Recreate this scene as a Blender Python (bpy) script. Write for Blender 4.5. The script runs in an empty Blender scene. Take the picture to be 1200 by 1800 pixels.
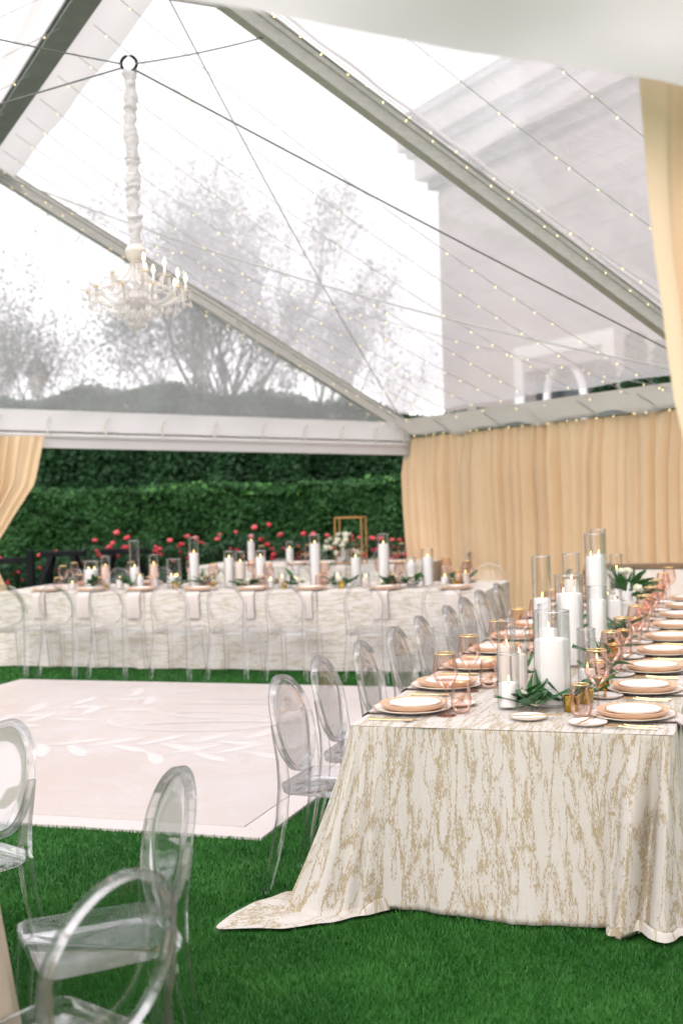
import bpy, bmesh, math, random
import numpy as np
from mathutils import Vector, Matrix
R = math.radians
rng = np.random.default_rng(7)
random.seed(7)
scene = bpy.context.scene
col = scene.collection

# ------------------------------------------------------------------ camera
CAM_H = 1.706
cam_d = bpy.data.cameras.new('camera')
cam = bpy.data.objects.new('camera', cam_d); col.objects.link(cam)
cam_d.sensor_fit = 'VERTICAL'; cam_d.sensor_height = 36.0; cam_d.lens = 42.95
cam_d.clip_end = 2000
cam_d.dof.use_dof = True; cam_d.dof.focus_distance = 5.1; cam_d.dof.aperture_fstop = 2.3
PITCH, ROLL = -0.0159, 0.0319
cam.matrix_world = (Matrix.Translation((0, 0, CAM_H)) @ Matrix.Rotation(math.pi/2 + PITCH, 4, 'X')
                    @ Matrix.Rotation(-ROLL, 4, 'Z'))
scene.camera = cam

# ------------------------------------------------------------------ sky, sun, exposure
world = bpy.data.worlds.new('World'); scene.world = world; world.use_nodes = True
wn = world.node_tree; wn.nodes.clear()
w_out = wn.nodes.new('ShaderNodeOutputWorld'); w_bg = wn.nodes.new('ShaderNodeBackground')
w_sky = wn.nodes.new('ShaderNodeTexSky'); w_sky.sky_type = 'NISHITA'; w_sky.sun_disc = False
SUN_EL, SUN_AZ = R(36), R(-160)
w_sky.sun_elevation = SUN_EL; w_sky.sun_rotation = SUN_AZ
w_mix = wn.nodes.new('ShaderNodeMix'); w_mix.data_type = 'RGBA'
w_mix.inputs[0].default_value = 0.88
w_mix.inputs[7].default_value = (10.7, 10.15, 10.35, 1)      # even overcast cloud
wn.links.new(w_sky.outputs[0], w_mix.inputs[6]); wn.links.new(w_mix.outputs[2], w_bg.inputs[0])
w_bg.inputs[1].default_value = 0.10
wn.links.new(w_bg.outputs[0], w_out.inputs[0])
sun_d = bpy.data.lights.new('sun', 'SUN'); sun_d.energy = 1.4; sun_d.angle = R(45); sun_d.color = (1, .96, .9)
sun = bpy.data.objects.new('sun', sun_d); col.objects.link(sun)
sd = Vector((math.sin(SUN_AZ)*math.cos(SUN_EL), math.cos(SUN_AZ)*math.cos(SUN_EL), math.sin(SUN_EL)))
sun.rotation_euler = sd.to_track_quat('Z', 'Y').to_euler()
vs = scene.view_settings
vs.view_transform = 'Standard'; vs.look = 'None'; vs.gamma = 1.0; vs.use_curve_mapping = False
vs.exposure = 1.0
scene.render.engine = 'CYCLES'
cy = scene.cycles
cy.use_denoising = True
cy.max_bounces = 16; cy.diffuse_bounces = 4; cy.glossy_bounces = 4; cy.transmission_bounces = 14
cy.transparent_max_bounces = 40; cy.sample_clamp_indirect = 6.0
cy.caustics_reflective = False; cy.caustics_refractive = True

# ------------------------------------------------------------------ material helpers
def newmat(name):
    m = bpy.data.materials.new(name); m.use_nodes = True
    nt = m.node_tree; nt.nodes.clear()
    out = nt.nodes.new('ShaderNodeOutputMaterial')
    return m, nt, out
def nd(nt, t, **kw):
    n = nt.nodes.new(t)
    for k, v in kw.items(): setattr(n, k, v)
    return n
def rgba(c): return (c[0], c[1], c[2], 1)
def ramp(nt, fac, stops):
    r = nd(nt, 'ShaderNodeValToRGB')
    while len(r.color_ramp.elements) < len(stops): r.color_ramp.elements.new(.5)
    for e, (p, c) in zip(r.color_ramp.elements, stops):
        e.position = p; e.color = rgba(c) if not isinstance(c, (int, float)) else (c, c, c, 1)
    nt.links.new(fac, r.inputs[0]); return r.outputs[0]
def coords(nt, kind='Object', scale=(1, 1, 1), rot=(0, 0, 0)):
    if kind == 'Position': src = nd(nt, 'ShaderNodeNewGeometry').outputs['Position']
    else: src = nd(nt, 'ShaderNodeTexCoord').outputs[kind]
    mp = nd(nt, 'ShaderNodeMapping'); mp.inputs['Scale'].default_value = scale; mp.inputs['Rotation'].default_value = rot
    nt.links.new(src, mp.inputs[0]); return mp.outputs[0]
def noise(nt, vec, scale, detail=3, rough=.55, dist=0):
    n = nd(nt, 'ShaderNodeTexNoise'); n.inputs['Scale'].default_value = scale
    n.inputs['Detail'].default_value = detail; n.inputs['Roughness'].default_value = rough
    n.inputs['Distortion'].default_value = dist
    nt.links.new(vec, n.inputs['Vector']); return n.outputs['Fac']
def math_(nt, op, a, b=None, c=None):
    n = nd(nt, 'ShaderNodeMath', operation=op)
    for i, v in enumerate((a, b, c)):
        if v is None: continue
        if isinstance(v, (int, float)): n.inputs[i].default_value = v
        else: nt.links.new(v, n.inputs[i])
    return n.outputs[0]
def mixc(nt, fac, a, b, mode='MIX'):
    n = nd(nt, 'ShaderNodeMix', data_type='RGBA', blend_type=mode)
    for i, v in ((0, fac), (6, a), (7, b)):
        if isinstance(v, (int, float)): n.inputs[i].default_value = v
        elif isinstance(v, tuple): n.inputs[i].default_value = rgba(v)
        else: nt.links.new(v, n.inputs[i])
    return n.outputs[2]
def bump(nt, h, strength=.3, dist=.01):
    b = nd(nt, 'ShaderNodeBump'); b.inputs['Strength'].default_value = strength; b.inputs['Distance'].default_value = dist
    nt.links.new(h, b.inputs['Height']); return b.outputs[0]
def principled(nt, out, base, rough=.6, metal=0, spec=.5, normal=None, trans=0, ior=1.45, sheen=0):
    p = nd(nt, 'ShaderNodeBsdfPrincipled')
    if isinstance(base, tuple): p.inputs['Base Color'].default_value = rgba(base)
    else: nt.links.new(base, p.inputs['Base Color'])
    if isinstance(rough, (int, float)): p.inputs['Roughness'].default_value = rough
    else: nt.links.new(rough, p.inputs['Roughness'])
    p.inputs['Metallic'].default_value = metal; p.inputs['Specular IOR Level'].default_value = spec
    p.inputs['Transmission Weight'].default_value = trans; p.inputs['IOR'].default_value = ior
    p.inputs['Sheen Weight'].default_value = sheen
    if normal is not None: nt.links.new(normal, p.inputs['Normal'])
    nt.links.new(p.outputs[0], out.inputs[0]); return p
def simple(name, c1, c2=None, scale=8, rough=.6, metal=0, spec=.4, bumps=0, bscale=60, sheen=0, kind='Object', stretch=(1, 1, 1)):
    m, nt, out = newmat(name)
    v = coords(nt, kind, stretch)
    base = mixc(nt, ramp(nt, noise(nt, v, scale), [(.35, 0), (.65, 1)]), c1, c2 or c1)
    nrm = bump(nt, noise(nt, v, bscale, 4), bumps, .004) if bumps else None
    principled(nt, out, base, rough, metal, spec, nrm, sheen=sheen); return m
def translucent_cloth(name, c1, c2, amount=.3, scale=3, weave=900):
    m, nt, out = newmat(name)
    v = coords(nt, 'Object')
    base = mixc(nt, noise(nt, v, scale, 4), c1, c2)
    nrm = bump(nt, noise(nt, v, weave, 2), .15, .002)
    p = principled(nt, out, base, .8, 0, .15, nrm, sheen=.15)
    t = nd(nt, 'ShaderNodeBsdfTranslucent'); nt.links.new(base, t.inputs[0])
    mx = nd(nt, 'ShaderNodeMixShader'); mx.inputs[0].default_value = amount
    nt.links.new(p.outputs[0], mx.inputs[1]); nt.links.new(t.outputs[0], mx.inputs[2])
    nt.links.new(mx.outputs[0], out.inputs[0]); return m
def thin_glass(name, tint, edge_tint, gloss=.12, rough=.02):
    """glass wall: see-through with tint, reflecting more at grazing angles"""
    m, nt, out = newmat(name)
    lw = nd(nt, 'ShaderNodeLayerWeight'); lw.inputs[0].default_value = .5
    colr = mixc(nt, math_(nt, 'POWER', lw.outputs['Facing'], 2.5), tint, edge_tint)
    tr = nd(nt, 'ShaderNodeBsdfTransparent'); nt.links.new(colr, tr.inputs[0])
    gl = nd(nt, 'ShaderNodeBsdfGlossy'); gl.inputs['Roughness'].default_value = rough
    fr = nd(nt, 'ShaderNodeFresnel'); fr.inputs[0].default_value = 1.45
    f = math_(nt, 'MULTIPLY', fr.outputs[0], gloss*6); f = math_(nt, 'MINIMUM', f, .7)
    mx = nd(nt, 'ShaderNodeMixShader'); nt.links.new(f, mx.inputs[0])
    nt.links.new(tr.outputs[0], mx.inputs[1]); nt.links.new(gl.outputs[0], mx.inputs[2])
    nt.links.new(mx.outputs[0], out.inputs[0]); return m
def emit(name, c, s):
    m, nt, out = newmat(name)
    e = nd(nt, 'ShaderNodeEmission'); e.inputs[0].default_value = rgba(c); e.inputs[1].default_value = s
    nt.links.new(e.outputs[0], out.inputs[0]); return m

M = {}
# turf
def turf_mat(name, blades):
    m, nt, out = newmat(name)
    v = coords(nt, 'Position')
    n1 = noise(nt, v, 2.2, 3); n2 = noise(nt, v, 160 if blades else 90, 3, .7)
    c = mixc(nt, ramp(nt, n2, [(.3, 0), (.72, 1)]), (.0045, .040, .006), (.031, .165, .022))
    c = mixc(nt, ramp(nt, n1, [(.35, 0), (.72, .6)]), c, (.055, .205, .036))
    principled(nt, out, c, .55, 0, .25, None if blades else bump(nt, n2, .8, .02)); return m
M['turf'] = turf_mat('turf', False); M['blade'] = turf_mat('turf_blade', True)
# table linen with woven bark-like gold veins
def linen_mat(name, cream, gold, rot=False, vein=1.0):
    m, nt, out = newmat(name)
    r = (0, 0, R(90)) if rot else (0, 0, 0)
    uv = coords(nt, 'UV', (1, 1, 1), r)
    def st(sx, sy):
        mp = nd(nt, 'ShaderNodeMapping'); mp.inputs['Scale'].default_value = (sx, sy, 1)
        nt.links.new(uv, mp.inputs[0]); return mp.outputs[0]
    a = noise(nt, st(15, 2.3), 1, 2, .5, .3)
    vein_ = math_(nt, 'SUBTRACT', 1, math_(nt, 'MULTIPLY', math_(nt, 'ABSOLUTE', math_(nt, 'SUBTRACT', a, .5)), 11))
    a2 = noise(nt, st(22, 3.4), 1, 1.5, .5, .3)
    vein2 = math_(nt, 'SUBTRACT', .8, math_(nt, 'MULTIPLY', math_(nt, 'ABSOLUTE', math_(nt, 'SUBTRACT', a2, .47)), 12))
    vv = math_(nt, 'MAXIMUM', math_(nt, 'MAXIMUM', vein_, vein2), 0)
    br = noise(nt, st(330, 60), 1, 2, .6)
    br2 = noise(nt, st(60, 14), 1, 2, .6)
    k = math_(nt, 'ADD', math_(nt, 'MULTIPLY', vv, .46), math_(nt, 'ADD', math_(nt, 'MULTIPLY', math_(nt, 'SUBTRACT', br, .5), 1.5), math_(nt, 'MULTIPLY', math_(nt, 'SUBTRACT', br2, .5), .7)))
    mask = ramp(nt, k, [(.25, 0), (.40, 1)])
    fine = math_(nt, 'MULTIPLY', ramp(nt, noise(nt, st(420, 9), 1, 1), [(.60, 0), (.66, 1)]), ramp(nt, noise(nt, st(30, 30), 1, 2), [(.45, 0), (.6, .35)]))
    mask = math_(nt, 'MAXIMUM', mask, fine)
    mask = math_(nt, 'MULTIPLY', mask, vein)
    grain = noise(nt, st(600, 40), 1, 2); grain2 = noise(nt, st(40, 900), 1, 2)
    base = mixc(nt, math_(nt, 'MULTIPLY', math_(nt, 'ADD', grain, grain2), .5), tuple(x*.88 for x in cream), tuple(min(1, x*1.1) for x in cream))
    c = mixc(nt, mask, base, gold)
    h = math_(nt, 'ADD', math_(nt, 'MULTIPLY', math_(nt, 'ADD', grain, grain2), .4), mask)
    principled(nt, out, c, .8, 0, .2, bump(nt, h, .25, .0015), sheen=.1); return m
M['linen'] = linen_mat('linen_gold_bark', (.56, .53, .495), (.37, .30, .20))
M['linen_far'] = linen_mat('linen_gold_wave', (.70, .655, .62), (.47, .40, .30), True, .85)
M['linen_beige'] = simple('linen_beige', (.45, .37, .28), (.5, .42, .32), 6, .85, bumps=.3, bscale=300)
M['napkin'] = simple('napkin', (.62, .55, .52), (.68, .61, .58), 6, .9, bumps=.3, bscale=260, spec=.1)
M['curtain'] = translucent_cloth('curtain_champagne', (.78, .565, .355), (.84, .63, .42), .16)
M['curtain_near'] = translucent_cloth('curtain_champagne_near', (.86, .65, .45), (.90, .70, .50), .30)
# acrylic chairs
m, nt, out = newmat('acrylic')
lw = nd(nt, 'ShaderNodeLayerWeight'); lw.inputs[0].default_value = .5
fc = math_(nt, 'POWER', lw.outputs['Facing'], 3.0)
ac = mixc(nt, fc, (.998, .998, 1.0), (.94, .95, .985))
trn = nd(nt, 'ShaderNodeBsdfTransparent'); nt.links.new(ac, trn.inputs[0])
rfr = nd(nt, 'ShaderNodeBsdfRefraction'); rfr.inputs['IOR'].default_value = 1.35; rfr.inputs['Roughness'].default_value = 0.0; nt.links.new(ac, rfr.inputs[0])
gls = nd(nt, 'ShaderNodeBsdfGlossy'); gls.inputs['Roughness'].default_value = .012
dif = nd(nt, 'ShaderNodeBsdfTranslucent'); dif.inputs[0].default_value = (.93, .94, .99, 1)
m1 = nd(nt, 'ShaderNodeMixShader'); m1.inputs[0].default_value = .22
nt.links.new(trn.outputs[0], m1.inputs[1]); nt.links.new(rfr.outputs[0], m1.inputs[2])
m2 = nd(nt, 'ShaderNodeMixShader'); nt.links.new(math_(nt, 'MULTIPLY', fc, .12), m2.inputs[0])
nt.links.new(m1.outputs[0], m2.inputs[1]); nt.links.new(dif.outputs[0], m2.inputs[2])
frn = nd(nt, 'ShaderNodeFresnel'); frn.inputs[0].default_value = 1.45
mx = nd(nt, 'ShaderNodeMixShader'); nt.links.new(math_(nt, 'MULTIPLY', frn.outputs[0], .62), mx.inputs[0])
nt.links.new(m2.outputs[0], mx.inputs[1]); nt.links.new(gls.outputs[0], mx.inputs[2]); nt.links.new(mx.outputs[0], out.inputs[0]); M['acrylic'] = m
# drinking and vase glass
M['acrylic_panel'] = thin_glass('acrylic_panel', (.997, .997, .999), (.95, .955, .975), .09)
M['acrylic_seat'] = thin_glass('acrylic_seat', (.996, .996, 1.0), (.92, .93, .96), .15, .03)
M['clear'] = thin_glass('clear_glass', (.995, .995, .995), (.86, .88, .88), .06)
M['pink_glass'] = thin_glass('pink_glass', (.98, .86, .81), (.85, .54, .44), .10)
M['crystal'] = thin_glass('crystal', (.985, .97, .965), (.93, .89, .87), .26)
m, nt, out = newmat('white_crystal')
_p = principled(nt, out, (.80, .76, .74), .12, 0, .6); _t = nd(nt, 'ShaderNodeBsdfTransparent'); _x = nd(nt, 'ShaderNodeMixShader'); _x.inputs[0].default_value = .45
nt.links.new(_t.outputs[0], _x.inputs[1]); nt.links.new(_p.outputs[0], _x.inputs[2]); nt.links.new(_x.outputs[0], out.inputs[0]); M['white_crystal'] = m
M['goldrim'] = simple('gold_rim', (.78, .55, .25), None, 5, .3, 1)
M['gold'] = simple('gold_cutlery', (.80, .60, .33), (.74, .54, .28), 20, .28, 1)
M['bronze'] = simple('copper_bar', (.42, .22, .08), None, 20, .4, .7)
M['peach'] = simple('peach_glaze', (.64, .40, .25), (.69, .445, .29), 12, .35, spec=.45)
M['porcelain'] = simple('porcelain', (.83, .81, .80), (.86, .84, .83), 10, .2, spec=.5)
M['rimgold'] = simple('plate_gold_edge', (.55, .36, .17), None, 5, .35, .6)
m, nt, out = newmat('mercury_gold')
v = coords(nt, 'Object'); n = noise(nt, v, 34, 4, .65, .6)
principled(nt, out, mixc(nt, ramp(nt, n, [(.38, 0), (.6, 1)]), (.86, .70, .18), (.44, .30, .05)), .16, 1, .5); M['mercury'] = m
def wax(name, c):
    m, nt, out = newmat(name)
    v = coords(nt, 'Object'); n = noise(nt, v, 420, 2, .7)
    base = mixc(nt, ramp(nt, n, [(.3, 0), (.7, 1)]), tuple(x*.93 for x in c), c)
    p = principled(nt, out, base, .7, 0, .2, bump(nt, n, .35, .002)); return m
M['wax'] = wax('white_wax', (.93, .91, .905)); M['wax_beige'] = wax('blush_wax', (.86, .76, .69))
M['wick'] = simple('wick', (.03, .025, .02))
M['flame'] = emit('flame', (1, .62, .22), 5.0)
M['bulb'] = emit('lamp_bulb', (1, .80, .48), 3.2)
M['fairy'] = emit('fairy_bulb', (1, .78, .36), 1.5)
M['leaf_euc'] = simple('eucalyptus', (.045, .125, .055), (.115, .21, .12), 14, .5)
M['leaf_dark'] = simple('dark_leaf', (.012, .068, .016), (.05, .15, .035), 20, .35)
M['fern'] = simple('fern', (.012, .075, .014), (.03, .13, .03), 30, .5)
M['rose_white'] = simple('white_rose', (.80, .78, .64), (.86, .83, .72), 30, .6)
M['rose_red'] = simple('red_rose', (.68, .035, .06), (.86, .16, .19), 4, .6, kind='Position')
M['frame_metal'] = simple('tent_aluminium', (.46, .445, .415), (.53, .51, .48), 5, .45, .1, bumps=.05, stretch=(1, 6, 6))
M['rail_dark'] = simple('ridge_rail', (.22, .245, .235), (.27, .295, .285), 4, .45, .3)
M['cable'] = simple('steel_cable', (.16, .165, .16), (.21, .21, .20), 30, .5, .4)
M['cable_pale'] = simple('pale_cord', (.55, .55, .55), None, 30, .6)
M['wire'] = simple('fairy_wire', (.42, .43, .44), None, 30, .6)
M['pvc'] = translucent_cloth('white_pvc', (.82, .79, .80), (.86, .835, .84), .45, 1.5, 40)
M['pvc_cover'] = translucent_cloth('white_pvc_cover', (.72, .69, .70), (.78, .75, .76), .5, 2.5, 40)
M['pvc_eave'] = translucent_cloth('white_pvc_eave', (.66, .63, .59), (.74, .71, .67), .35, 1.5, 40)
M['rope'] = simple('tie_rope', (.62, .58, .52), None, 30, .9)
M['black'] = simple('black_paint', (.008, .009, .011), (.014, .015, .018), 9, .6, spec=.15)
M['wood'] = simple('wood_rail', (.17, .11, .065), (.23, .15, .09), 6, .5, stretch=(1, 10, 10))
M['uphol'] = simple('settee_linen', (.68, .62, .57), (.72, .66, .61), 20, .9, bumps=.2, bscale=300)
# clear vinyl: slightly milky, wrinkled
def vinyl_mat(name, h0, h1, soft, streak):
    # one face of a thin sheet: part clear, part softly scattering, part milky
    m, nt, out = newmat(name)
    n = noise(nt, coords(nt, 'Position'), 3.5, 4, .6, 1.2); nbig = noise(nt, coords(nt, 'Position'), .55, 3, .6, .8)
    ns = noise(nt, coords(nt, 'Position', streak, (0, 0, -AN_)), 1, 3, .6)
    lw = nd(nt, 'ShaderNodeLayerWeight'); lw.inputs[0].default_value = .5
    hz = math_(nt, 'ADD', h0, math_(nt, 'MULTIPLY', lw.outputs['Facing'], h1))
    for q, k in ((n, .05), (nbig, .13), (ns, .08)):
        hz = math_(nt, 'ADD', hz, math_(nt, 'MULTIPLY', math_(nt, 'SUBTRACT', q, .5), k))
    tr = nd(nt, 'ShaderNodeBsdfTransparent'); tr.inputs[0].default_value = (.985, .988, .99, 1)
    rf = nd(nt, 'ShaderNodeBsdfRefraction'); rf.inputs[0].default_value = (.985, .988, .99, 1); rf.inputs['IOR'].default_value = 1.1; rf.inputs['Roughness'].default_value = .11
    t0 = nd(nt, 'ShaderNodeMixShader'); t0.inputs[0].default_value = soft
    nt.links.new(tr.outputs[0], t0.inputs[1]); nt.links.new(rf.outputs[0], t0.inputs[2])
    tl = nd(nt, 'ShaderNodeBsdfTranslucent'); tl.inputs[0].default_value = (.97, .95, .965, 1)
    df = nd(nt, 'ShaderNodeBsdfDiffuse'); df.inputs[0].default_value = (.95, .93, .945, 1)
    a = nd(nt, 'ShaderNodeMixShader'); a.inputs[0].default_value = .2
    nt.links.new(tl.outputs[0], a.inputs[1]); nt.links.new(df.outputs[0], a.inputs[2])
    b = nd(nt, 'ShaderNodeMixShader'); nt.links.new(hz, b.inputs[0])
    nt.links.new(t0.outputs[0], b.inputs[1]); nt.links.new(a.outputs[0], b.inputs[2])
    gl = nd(nt, 'ShaderNodeBsdfGlossy'); gl.inputs['Roughness'].default_value = .12
    nt.links.new(bump(nt, n, .25, .03), gl.inputs['Normal'])
    fr = nd(nt, 'ShaderNodeFresnel'); fr.inputs[0].default_value = 1.2
    c = nd(nt, 'ShaderNodeMixShader'); nt.links.new(math_(nt, 'MULTIPLY', fr.outputs[0], .35), c.inputs[0])
    nt.links.new(b.outputs[0], c.inputs[1]); nt.links.new(gl.outputs[0], c.inputs[2])
    nt.links.new(c.outputs[0], out.inputs[0]); return m
AN_ = R(26)
M['vinyl'] = vinyl_mat('clear_vinyl_roof', .15, .09, .16, (1.2, 9, 1.2))
M['vinyl_gable'] = vinyl_mat('clear_vinyl_gable', .20, .05, .08, (5, 1, .8))
# dance floor
m, nt, out = newmat('dance_floor_print')
v = coords(nt, 'Object')
n = noise(nt, v, .55, 5, .6, .9); n2 = noise(nt, v, 1.7, 5, .65, 1.5)
c = mixc(nt, ramp(nt, n, [(.38, 0), (.60, 1)]), (.55, .50, .485), (.53, .455, .425))
c = mixc(nt, ramp(nt, n2, [(.50, 0), (.60, .55), (.75, 0)]), c, (.58, .54, .545))
principled(nt, out, c, .30, 0, .35); M['dance'] = m
M['dance_white'] = simple('dance_white_paint', (.595, .555, .545), None, 5, .45)
M['dance_trim'] = simple('dance_trim', (.57, .515, .50), (.60, .545, .53), 2, .45)
# foliage
def foliage(name, c1, c2, c3, rough=.55):
    m, nt, out = newmat(name)
    v = coords(nt, 'Position'); n = noise(nt, v, 3.2, 4, .65); n2 = noise(nt, v, 19, 2)
    c = mixc(nt, ramp(nt, n, [(.32, 0), (.6, 1)]), c1, c2)
    c = mixc(nt, ramp(nt, n2, [(.52, 0), (.75, .8)]), c, c3)
    p = principled(nt, out, c, rough, 0, .25)
    t = nd(nt, 'ShaderNodeBsdfTranslucent'); nt.links.new(c, t.inputs[0])
    mx = nd(nt, 'ShaderNodeMixShader'); mx.inputs[0].default_value = .2
    nt.links.new(p.outputs[0], mx.inputs[1]); nt.links.new(t.outputs[0], mx.inputs[2])
    nt.links.new(mx.outputs[0], out.inputs[0]); return m
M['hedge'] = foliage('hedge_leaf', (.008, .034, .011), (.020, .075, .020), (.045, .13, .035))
M['hedge_low'] = foliage('low_hedge_leaf', (.016, .062, .018), (.034, .115, .030), (.065, .18, .05))  # hedge leaf copy made lighter: the light it catches is put into the colour
M['hedge_tall'] = foliage('tall_hedge_leaf', (.007, .030, .011), (.016, .060, .019), (.034, .10, .034))  # hedge leaf copy made darker: shade on the rear hedge painted into the colour
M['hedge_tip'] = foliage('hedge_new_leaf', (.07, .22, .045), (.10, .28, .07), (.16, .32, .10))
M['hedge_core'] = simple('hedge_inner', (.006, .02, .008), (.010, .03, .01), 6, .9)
M['rosebush'] = foliage('rose_leaf', (.018, .058, .024), (.036, .10, .043), (.075, .16, .075))
M['tree_leaf'] = foliage('tree_leaf', (.10, .115, .11), (.13, .145, .135), (.17, .18, .16))
M['conifer'] = foliage('conifer_leaf', (.03, .08, .04), (.05, .11, .05), (.08, .16, .07))
M['bark'] = simple('bark', (.10, .09, .085), (.14, .125, .115), 8, .9, bumps=.5, bscale=20)
M['stucco'] = simple('stucco', (.36, .315, .31), (.39, .345, .34), .8, .85, bumps=.2, bscale=30)
M['cornice'] = simple('cornice_paint', (.22, .21, .215), (.26, .25, .25), 1, .7)
M['white_trim'] = simple('white_trim', (.80, .78, .78), None, 3, .6)
M['window_dark'] = simple('window_glass', (.045, .055, .06), (.08, .095, .10), .7, .15)
M['slate'] = simple('roof_slate', (.16, .15, .16), (.2, .19, .2), 4, .7)
M['lantern'] = simple('lantern_iron', (.06, .06, .065), None, 4, .6)
M['lantern_glass'] = simple('lantern_glass', (.6, .52, .45), None, 4, .4)
M['soil'] = simple('soil', (.03, .022, .015), (.05, .035, .025), 5, .95)

# ------------------------------------------------------------------ mesh helpers
class MB:
    def __init__(s): s.v = []; s.f = []; s.uv = None
    def add(s, vs, fs):
        o = len(s.v); s.v.extend([tuple(map(float, p)) for p in vs]); s.f.extend([tuple(i+o for i in f) for f in fs]); return s
    def box(s, x0, x1, y0, y1, z0, z1):
        return s.add([(x0,y0,z0),(x1,y0,z0),(x1,y1,z0),(x0,y1,z0),(x0,y0,z1),(x1,y0,z1),(x1,y1,z1),(x0,y1,z1)],
                     [(3,2,1,0),(4,5,6,7),(0,1,5,4),(1,2,6,5),(2,3,7,6),(3,0,4,7)])
    def loft(s, rings, close=True, caps=True):
        n = len(rings[0]); vs = [p for r in rings for p in r]; fs = []
        for i in range(len(rings)-1):
            for j in range(n if close else n-1):
                k = (j+1) % n; fs.append((i*n+j, i*n+k, (i+1)*n+k, (i+1)*n+j))
        if caps and close: fs.append(tuple(range(n-1, -1, -1))); fs.append(tuple((len(rings)-1)*n+j for j in range(n)))
        return s.add(vs, fs)
    def lathe(s, prof, n=20, c=(0, 0, 0)):
        rings = [[(c[0]+r*math.cos(2*math.pi*j/n), c[1]+r*math.sin(2*math.pi*j/n), c[2]+z) for j in range(n)] for r, z in prof]
        return s.loft(rings, True, False)
    def tube(s, pts, r, n=6, caps=True):
        pts = [Vector(p) for p in pts]; rings = []
        rr = r if isinstance(r, (list, tuple)) else [r]*len(pts)
        up = Vector((0, 0, 1))
        d0 = (pts[1]-pts[0]).normalized()
        if abs(d0.z) > .9: up = Vector((1, 0, 0))
        for i, p in enumerate(pts):
            d = (pts[min(i+1, len(pts)-1)]-pts[max(i-1, 0)]).normalized()
            a = d.cross(up); a = a.normalized() if a.length > 1e-5 else Vector((1, 0, 0)); b = a.cross(d)
            rings.append([p+(a*math.cos(2*math.pi*j/n)+b*math.sin(2*math.pi*j/n))*rr[i] for j in range(n)])
        return s.loft(rings, True, caps)
    def ell(s, c, r, n=8, m=5):
        if isinstance(r, (int, float)): r = (r, r, r)
        vs = [(c[0], c[1], c[2]-r[2])]; fs = []
        for i in range(1, m):
            t = math.pi*i/m
            for j in range(n):
                a = 2*math.pi*j/n; vs.append((c[0]+r[0]*math.sin(t)*math.cos(a), c[1]+r[1]*math.sin(t)*math.sin(a), c[2]-r[2]*math.cos(t)))
        vs.append((c[0], c[1], c[2]+r[2])); e = len(vs)-1
        for j in range(n): fs.append((0, 1+(j+1) % n, 1+j)); fs.append((e, e-n+j, e-n+(j+1) % n))
        for i in range(m-2):
            for j in range(n):
                k = (j+1) % n; fs.append((1+i*n+j, 1+i*n+k, 1+(i+1)*n+k, 1+(i+1)*n+j))
        return s.add(vs, fs)
    def grid(s, P, uv=None):
        P = np.asarray(P); a, b = P.shape[:2]
        fs = [(i*b+j, i*b+j+1, (i+1)*b+j+1, (i+1)*b+j) for i in range(a-1) for j in range(b-1)]
        s.add(P.reshape(-1, 3), fs)
        if uv is not None: s.uv = (s.uv or []) + [tuple(q) for q in np.asarray(uv).reshape(-1, 2)]
        return s
    def mesh(s, name, mat, smooth=True, bevel=0):
        me = bpy.data.meshes.new(name); me.from_pydata(s.v, [], s.f)
        if s.uv:
            l = me.uv_layers.new(name='UVMap')
            idx = np.empty(len(me.loops), dtype=np.int32); me.loops.foreach_get('vertex_index', idx)
            l.data.foreach_set('uv', np.asarray(s.uv, dtype=np.float32)[idx].ravel())
        if bevel:
            bm = bmesh.new(); bm.from_mesh(me)
            bmesh.ops.bevel(bm, geom=[e for e in bm.edges if e.is_manifold and e.calc_face_angle(0) > .7], offset=bevel, segments=2, affect='EDGES', profile=.6)
            bm.to_mesh(me); bm.free()
        if smooth:
            me.shade_smooth()
            if smooth != 'all':
                me.set_sharp_from_angle(angle=R(40))
        me.materials.append(mat); return me
def ob(name, me, parent=None, loc=None, rot=None, scale=None):
    o = bpy.data.objects.new(name, me); col.objects.link(o)
    if parent: o.parent = parent
    if loc is not None: o.location = loc
    if rot is not None: o.rotation_euler = rot
    if scale is not None: o.scale = scale if not isinstance(scale, (int, float)) else (scale,)*3
    return o
def tag(o, label, cat, group=None):
    o['label'] = label; o['category'] = cat
    if group: o['group'] = group
    return o
def thing(name, label, cat, loc=(0, 0, 0), rz=0, group=None):
    return tag(ob(name, None, None, loc, (0, 0, rz)), label, cat, group)
def struct(o): o['kind'] = 'structure'; return o
def stuff(o): o['kind'] = 'stuff'; return o
ORD = ['first', 'second', 'third', 'fourth', 'fifth', 'sixth', 'seventh', 'eighth', 'ninth', 'tenth', 'eleventh', 'twelfth',
       'thirteenth', 'fourteenth', 'fifteenth', 'sixteenth', 'seventeenth', 'eighteenth', 'nineteenth', 'twentieth']
def arr_mesh(name, V, F, mat, smooth=False):
    """fast mesh from numpy arrays; F is (n,3) or (n,4)"""
    me = bpy.data.meshes.new(name); V = np.asarray(V, np.float32); F = np.asarray(F, np.int32); k = F.shape[1]
    me.vertices.add(len(V)); me.vertices.foreach_set('co', V.ravel())
    me.loops.add(F.size); me.loops.foreach_set('vertex_index', F.ravel())
    me.polygons.add(len(F)); me.polygons.foreach_set('loop_start', np.arange(0, F.size, k, dtype=np.int32))
    me.polygons.foreach_set('loop_total', np.full(len(F), k, np.int32))
    me.update(calc_edges=True); me.materials.append(mat); return me

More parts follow.
